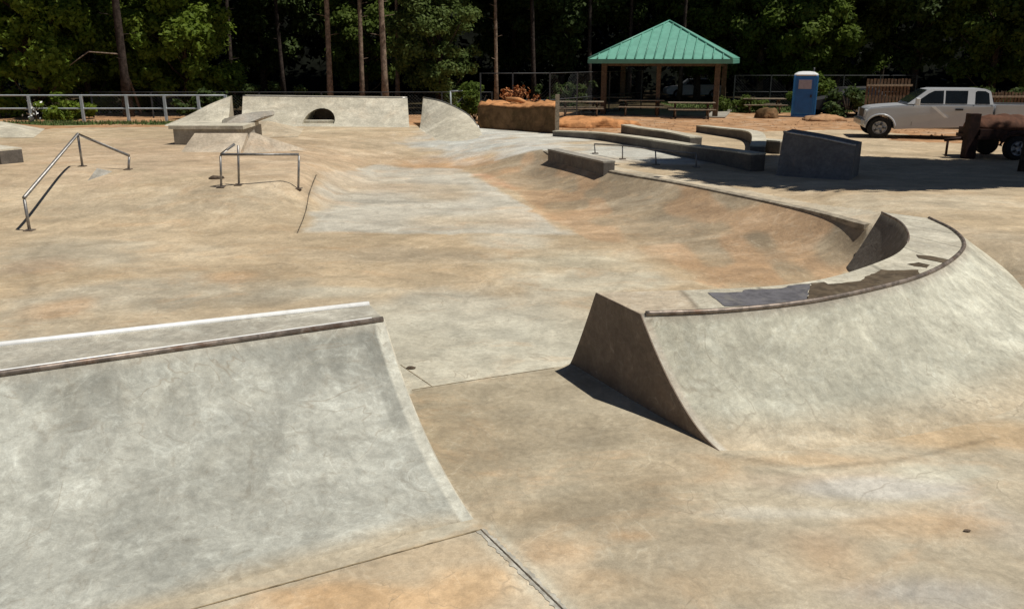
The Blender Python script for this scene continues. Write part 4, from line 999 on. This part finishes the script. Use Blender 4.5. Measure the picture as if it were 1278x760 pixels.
# ------------------------------------------------------------------ trees
def leaf_mesh(name, centers, radii, n, size, mat, flat=.75, seed=0, droop=0.0, aspect=1.8):
    """n small leaf quads spread round clump centres"""
    g = np.random.default_rng(seed); centers = np.array(centers); radii = np.array(radii)
    w = radii ** 2 / (radii ** 2).sum(); ci = g.choice(len(centers), n, p=w)
    d = g.normal(size=(n, 3)); d /= np.linalg.norm(d, axis=1)[:, None]
    r = radii[ci] * (g.random(n) ** .45) * (1 + .25 * g.normal(size=n) * .6)
    pos = centers[ci] + d * r[:, None] * np.array((1, 1, flat))
    nrm_ = d + g.normal(size=(n, 3)) * .7 + np.array((0, 0, .6 - droop)); nrm_ /= np.linalg.norm(nrm_, axis=1)[:, None]
    t = np.cross(nrm_, g.normal(size=(n, 3))); t /= np.linalg.norm(t, axis=1)[:, None]; b = np.cross(nrm_, t)
    s = size * (.6 + .8 * g.random(n))[:, None]
    v = np.stack([pos - t * s * .5 * aspect / 1.4, pos + b * s * .36, pos + t * s * .5 * aspect / 1.4 - nrm_ * s * .12, pos - b * s * .36], 1).reshape(-1, 3)
    me = bpy.data.meshes.new(name); me.vertices.add(len(v)); me.vertices.foreach_set('co', v.astype('f').ravel())
    me.loops.add(4 * n); me.loops.foreach_set('vertex_index', np.arange(4 * n, dtype='i'))
    me.polygons.add(n); me.polygons.foreach_set('loop_start', np.arange(0, 4 * n, 4, dtype='i'))
    me.update(); me.validate(); me.materials.append(mat); return me
def clumps(rs, n, rx, rz, zc, k=(.7, 1.3), hollow=.35, taper=0.0):
    c, r = [], []
    for _ in range(n):
        while True:
            x, y, z = (rs.uniform(-1, 1) for _ in range(3)); q = x * x + y * y + z * z
            if hollow * hollow < q < 1: break
        w_ = 1 - taper * (z * .5 + .5); c.append((x * rx * w_, y * rx * w_, zc + z * rz)); r.append(rs.uniform(*k))
    return c, r
def broadleaf(name, seed, hgt, rx, low, mat, bark, n=9000, size=.30, trunk_r=.2, nc=42, lean=0.0, kr=(.6, 1.25), taper=.55):
    rs = random.Random(seed); rt = root(name, (0, 0, 0), 'x', 'tree')
    zc = (hgt + low) / 2; c, r = clumps(rs, nc, rx, (hgt - low) / 2, zc, kr, .35, taper)
    mm = MB(); pts = [Vector((lean * t * hgt * .8 + math.sin(t * 5 + seed) * .12, math.cos(t * 4 + seed) * .1, t * hgt * .85)) for t in np.linspace(0, 1, 8)]
    mm.tube(pts, [trunk_r * (1 - .8 * t) * (1.25 if t == 0 else 1) for t in np.linspace(0, 1, 8)], 8)
    for j in range(0, nc, 4):
        e = Vector(c[j]); z0 = max(low * .7, e.z - rs.uniform(1, 2.5)); t = z0 / (hgt * .85); s0 = Vector((lean * z0, 0, z0)); m1 = s0.lerp(e, .5) + Vector((0, 0, -.2))
        mm.tube([s0, m1, e], [trunk_r * .35, trunk_r * .2, .02], 5)
    mm.build('trunk', bark, rt)
    me = leaf_mesh(name + '_leaves', c, r, n, size, mat, seed=seed); o = bpy.data.objects.new('crown', me); col.objects.link(o); o.parent = rt
    return rt
def pine(name, seed, hgt, low, rx, mat, bark, n=7000, trunk_r=.2, lean=(0, 0), size=.28):
    rs = random.Random(seed); rt = root(name, (0, 0, 0), 'x', 'tree')
    mm = MB(); T_ = np.linspace(0, 1, 10)
    pts = [Vector((lean[0] * t * hgt + .12 * math.sin(t * 6 + seed), lean[1] * t * hgt, t * hgt)) for t in T_]
    mm.tube(pts, [trunk_r * (1 - .75 * t) + (.06 if t == 0 else 0) for t in T_], 9)
    c, r = [], []
    for k in range(34):
        f = (k + rs.random()) / 34; z = low + (hgt - low) * f; a = rs.uniform(0, 6.28); rad = rx * (1.05 - f) * rs.uniform(.4, 1.0) + .2
        b = Vector((lean[0] * z, lean[1] * z, z)); e = b + Vector((math.cos(a) * rad, math.sin(a) * rad, rs.uniform(-.1, .5)))
        mm.tube([b, e], [trunk_r * .2, .015], 4)
        for q in (.55, 1): c.append(tuple(b.lerp(e, q))); r.append(rs.uniform(.45, .8))
    for k in range(7):   # dead stubs below the crown
        z = low * rs.uniform(.3, 1); a = rs.uniform(0, 6.28); b = Vector((lean[0] * z, lean[1] * z, z)); mm.tube([b, b + Vector((math.cos(a) * .6, math.sin(a) * .6, .1))], [.025, .008], 4)
    mm.build('trunk', bark, rt)
    me = leaf_mesh(name + '_leaves', c, r, n, size, mat, flat=.5, seed=seed); o = bpy.data.objects.new('crown', me); col.objects.link(o); o.parent = rt
    return rt
def place(o, x, y, s=1, rz=None, label=None, group=None, z=zg):
    o.location = (x, y, z - .03); o.scale = (s, s, s * random.uniform(.95, 1.08)); o.rotation_euler.z = random.uniform(0, 6.28) if rz is None else rz
    o['label'] = label
    if group: o['group'] = group
used = set()
def put(proto, *a, **k):
    o = proto if id(proto) not in used else copy_tree(proto); used.add(id(proto)); place(o, *a, **k); return o
bA = broadleaf('broadleaf_tree', 3, 10.5, 4.3, .4, M['leaf_a'], M['bark'], 34000, .22, .2, 120, kr=(.45, .95), taper=.8)
bB = broadleaf('broadleaf_tree', 5, 12, 3.8, 1.0, M['leaf_b'], M['bark'], 26000, .25, .22, 95, kr=(.45, .95))
bC = broadleaf('broadleaf_tree', 9, 14, 4.2, 2.5, M['leaf_c'], M['bark_dark'], 22000, .28, .24, 80, kr=(.5, 1.1))
hem = broadleaf('hemlock_tree', 13, 10.5, 3.1, .5, M['leaf_d'], M['bark_dark'], 30000, .17, .2, 120, kr=(.35, .8))
pn = pine('pine_tree', 21, 20, 8.5, 3.2, M['leaf_c'], M['bark_pale'], 9000, .165)
GL = 'leafy trees along the edge of the woods'
def ux(u, y): return PY(u, 100, y).x
put(bA, ux(172, 50), 50, 1.0, 1.1, label='bright green leafy tree filling the gap right behind the thick dark trunk')
put(bB, ux(1000, 56), 55, .95, 3.1, label='green tree directly above the blue toilet')
# bright trees at left
put(bA, ux(35, 44), 44.5, 1.0, label='bright green leafy tree at the far left, low branches reaching the white fence')
put(bA, ux(-95, 43), 43, 1.05, label='bright leafy tree cut by the left edge of the picture')
put(bA, ux(112, 48), 47.5, .92, 2.0, label='bright green leafy tree just left of the thick dark trunk')
put(bA, ux(232, 47), 47, .98, 4.0, label='bright green leafy tree right of the thick dark trunk, ending at the dark gap')
put(bB, ux(0, 53), 53, 1.1, 1.0, label='green tree in the second row behind the far left tree')
put(bB, ux(190, 55), 55, 1.1, 3.0, label='green tree in the second row behind the thick dark trunk')
put(hem, ux(548, 48), 47.5, 1.0, .5, label='dense fine leaved green tree standing right of the four bare pine trunks')
put(bB, ux(455, 56), 56, .85, 5.0, label='dim green tree seen between the pale pine trunks')
put(bB, ux(955, 57), 58, 1.05, 1.5, label='green tree rising right of the pavilion roof peak')
put(bB, ux(1050, 58), 59, 1.1, 2.5, label='green tree behind the blue toilet')
put(bC, ux(1140, 55), 55, 1.0, .3, label='dark tree behind the wooden board panel')
put(bB, ux(1240, 52), 52, 1.0, 1.3, label='dark tree above the cab of the white pickup')
put(bB, ux(1330, 48), 48, 1.0, 2.3, label='dark tree at the far right above the pickup bed')
put(bB, ux(880, 60), 62, 1.1, .9, label='green tree behind the right slope of the pavilion roof')
put(bC, ux(700, 60), 60, 1.05, 2.9, label='dark tree in shade behind the left corner of the green roof')
put(bC, ux(800, 64), 64, 1.1, 3.9, label='dark tree behind the peak of the green roof')
put(bC, ux(330, 58), 58, 1.0, 4.4, label='dark tree in the black gap left of the pale pine trunks')
put(bC, ux(640, 66), 66, 1.05, 1.9, label='dark tree far behind the slender trunk left of the pavilion')
# pines: (u, y, radius scale, label)
for (u, y, s, lab, ln) in ((156, 44.0, 1.35, 'thick dark trunk rising between the bright green trees at the left', .0), (412, 45.0, .95, 'pale pine trunk, leftmost of the four bare trunks behind the arched quarter pipe', -.004),
                       (452, 46.5, .8, 'second bare pine trunk from the left behind the wide quarter pipe', -.01), (480, 45.0, 1.05, 'third and stoutest of the bare pine trunks behind the wide quarter pipe', -.02),
                       (497, 49.0, .75, 'thin dark pine trunk just left of the dense fine leaved tree', 0), (619, 48.5, .7, 'slender pale trunk standing alone between the fine leaved tree and the pavilion', 0)):
    if used.__contains__(id(pn)):
        o = copy_tree(pn)
    else: o = pn; used.add(id(pn))
    place(o, ux(u, y), y, 1.0, random.uniform(0, 6.28), lab, 'tall pines with bare lower trunks'); o.scale = (s, s, 1.0)
    o.rotation_euler = (0, ln, o.rotation_euler.z)
for o in col.objects:
    if o.get('label', '').startswith('thick dark trunk'):
        for ch in o.children:
            if ch.name.startswith('trunk'): ch.data = ch.data.copy(); ch.data.materials.clear(); ch.data.materials.append(M['bark_dark'])
# deeper pines whose trunks show dimly
k = 0
for (u, y, wh) in ((290, 52, 'in the black gap, left one'), (352, 54, 'in the black gap, right one'), (665, 53, 'left of the pavilion, behind the wire fence'), (735, 57, 'behind the left edge of the pavilion'), (785, 60, 'seen through the pavilion, left of its middle post'), (850, 58, 'seen through the pavilion, right of its middle post'), (985, 62, 'behind the blue toilet'), (1100, 60, 'behind the board panel')):
    o = copy_tree(pn); place(o, ux(u, y), y, 1.0, None, 'dim pine trunk in the shaded woods ' + wh, 'tall pines with bare lower trunks'); o.scale = (.9, .9, 1)
# trees off the right side that shade the ramps there
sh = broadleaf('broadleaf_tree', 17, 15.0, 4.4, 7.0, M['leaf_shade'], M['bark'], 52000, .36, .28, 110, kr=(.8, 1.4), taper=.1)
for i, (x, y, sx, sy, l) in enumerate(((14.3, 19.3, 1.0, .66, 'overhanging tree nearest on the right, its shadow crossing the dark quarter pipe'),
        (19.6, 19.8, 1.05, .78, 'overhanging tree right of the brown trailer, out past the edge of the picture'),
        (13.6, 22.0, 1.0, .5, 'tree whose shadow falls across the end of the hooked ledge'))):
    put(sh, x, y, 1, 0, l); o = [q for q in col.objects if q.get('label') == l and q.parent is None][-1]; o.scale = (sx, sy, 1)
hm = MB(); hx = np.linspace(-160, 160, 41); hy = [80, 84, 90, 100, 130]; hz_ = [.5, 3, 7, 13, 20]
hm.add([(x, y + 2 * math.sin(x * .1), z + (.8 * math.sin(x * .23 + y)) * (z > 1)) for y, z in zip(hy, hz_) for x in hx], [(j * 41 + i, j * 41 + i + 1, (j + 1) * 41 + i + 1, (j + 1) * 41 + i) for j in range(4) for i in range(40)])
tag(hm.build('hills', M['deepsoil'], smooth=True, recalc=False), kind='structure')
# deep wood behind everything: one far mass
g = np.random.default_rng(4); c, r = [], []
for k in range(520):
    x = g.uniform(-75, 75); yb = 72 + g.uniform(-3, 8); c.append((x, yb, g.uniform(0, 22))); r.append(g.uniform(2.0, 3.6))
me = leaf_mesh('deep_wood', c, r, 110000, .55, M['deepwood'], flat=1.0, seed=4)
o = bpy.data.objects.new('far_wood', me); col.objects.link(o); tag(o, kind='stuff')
c, r = [], []
for k in range(260):
    x = g.uniform(-60, 60); c.append((x, 61 + g.uniform(-3, 10), g.uniform(9.5, 19))); r.append(g.uniform(1.5, 2.8))
me = leaf_mesh('canopy', c, r, 42000, .6, M['leaf_c'], flat=.8, seed=6)
o = bpy.data.objects.new('far_canopy', me); col.objects.link(o); tag(o, kind='stuff')
# undergrowth as single shrubs
def shrub(name, label, u, y, rx, hz, mat, n=2600, size=.16, seed=1, low=.0):
    rs = random.Random(seed); x = ux(u, y); c, r = clumps(rs, 16, rx, hz * .5, hz * .5, (.2, .45), .2)
    rt = root(name, (x, y, zg), label, 'shrub')
    me = leaf_mesh(name, c, r, n, size, mat, seed=seed); o = bpy.data.objects.new('foliage', me); col.objects.link(o); o.parent = rt
    mm = MB()
    for k in range(6): mm.tube([(x, y, zg), (x + rs.uniform(-1, 1) * rx * .6, y + rs.uniform(-.4, .4), zg + hz * .7)], [.025, .008], 4)
    mm.build('stems', M['bark'], rt); return rt
shrub('shrub', 'low green shrub right behind the white fence at the left', 70, 41.5, 1.6, 1.2, M['leaf_a'], seed=2)
shrub('shrub', 'dark green shrub behind the bank ramp with the sloping top', 245, 42.5, 1.6, 1.3, M['leaf_c'], seed=3)
shrub('shrub', 'green shrub between the curved quarter pipe and the brown clay wall', 592, 41.5, 1.3, 1.7, M['leaf_b'], seed=4)
shrub('shrub', 'heap of dead reddish leaves and branches on top of the brown clay wall', 642, 38.6, 1.1, 1.75, M['deadleaf'], 900, .14, seed=5)
shrub('shrub', 'dark shrub between the blue toilet and the board panel', 1062, 44, 1.1, 1.5, M['leaf_c'], seed=6)
shrub('shrub', 'sparse green shrub under the grass fence right of the pavilion', 925, 49, 1.6, .8, M['leaf_b'], seed=7)
shrub('shrub', 'brown green shrub behind the top of the blue toilet', 1020, 49.5, 1.6, 2.2, M['leaf_b'], seed=8)
shrub('shrub', 'dark shrub in the shade at the left side of the pavilion', 712, 52, 2.2, 2.0, M['leaf_c'], seed=9)
shrub('shrub', 'dark low shrub behind the bed of the pickup', 1255, 43, 2.4, 1.9, M['leaf_c'], seed=10)
shrub('shrub', 'dark shrub behind the left half of the wide quarter pipe', 345, 45, 2.4, 1.6, M['leaf_c'], seed=11)
shrub('flower_clump', 'cluster of white blossoms at the second post of the white fence', 38, 40.3, .36, 1.0, M['flower'], 60, .10, seed=12)
# fallen pale branch on clay wall
q = PY(632, 124, 36.4); q2 = PY(662, 131, 36.0)
tag(MB().tube([q, q.lerp(q2, .5) + Vector((0, 0, .08)), q2], [.09, .11, .07], 7).build('log', M['clay_top']), 'orange stripped log lying on top of the brown clay wall', 'log')
p = P(620, 122, 1.9)
# small metal frame behind curved quarter pipe
rt = root('metal_frame', (ux(572, 41), 41, zg), 'small pale metal gate frame behind the curved quarter pipe', 'gate')
xa, xb = ux(562, 41), ux(584, 41); za, zb = PY(570, 114, 41).z, PY(570, 138, 41).z
MB().tube([(xa, 41, zg), (xa, 41, za)], .04, 6).build('post', M['white_fence'], rt); MB().tube([(xb, 41, zg), (xb, 41, za)], .04, 6).build('post', M['white_fence'], rt)
MB().tube([(xa, 41, za), (xb, 41, za)], .035, 6).build('top_bar', M['white_fence'], rt); MB().tube([(xa, 41, zb), (xb, 41, za)], .025, 6).build('brace', M['white_fence'], rt)
# bright limb in left tree
q = PY(87, 82, 42.5); q1 = PY(110, 65, 42.8); q2 = PY(150, 68, 44)
tag(MB().tube([q, q1, q2, Vector((q2.x + .3, 45, .7))], [.02, .035, .055, .08], 6).build('dead_branch', M['bark_pale']), 'bare pale crooked limb leaning left out of the bright green trees', 'branch')
# ------------------------------------------------------------------ light
SV = Vector((.45, -.13, 1.0)).normalized()
elev = math.asin(SV.z); azim = math.atan2(SV.x, SV.y)
sd = bpy.data.lights.new('sun', 'SUN'); sd.energy = 5.0; sd.angle = R(.55); sd.color = (1.0, .95, .86)
so = bpy.data.objects.new('sun', sd); col.objects.link(so); so.rotation_euler = SV.to_track_quat('Z', 'Y').to_euler(); so.location = (20, -5, 40)
w = bpy.data.worlds.new('World'); scene.world = w; w.use_nodes = True; nt = w.node_tree
sky = nt.nodes.new('ShaderNodeTexSky'); sky.sky_type = 'NISHITA'; sky.sun_disc = False; sky.sun_elevation = elev; sky.sun_rotation = azim
nt.links.new(sky.outputs[0], nt.nodes['Background'].inputs[0]); sky.air_density = .7; sky.dust_density = .4; nt.nodes['Background'].inputs[1].default_value = .05
scene.view_settings.view_transform = 'Standard'; scene.view_settings.look = 'None'; scene.view_settings.exposure = -0.30; scene.view_settings.gamma = 1
scene.render.engine = 'CYCLES'
scene.render.resolution_x = 1024; scene.render.resolution_y = 608
for o in col.objects:
    if 'w0' in o.keys(): del o['w0']
    if o.parent is not None and 'category' in o.keys(): del o['category']
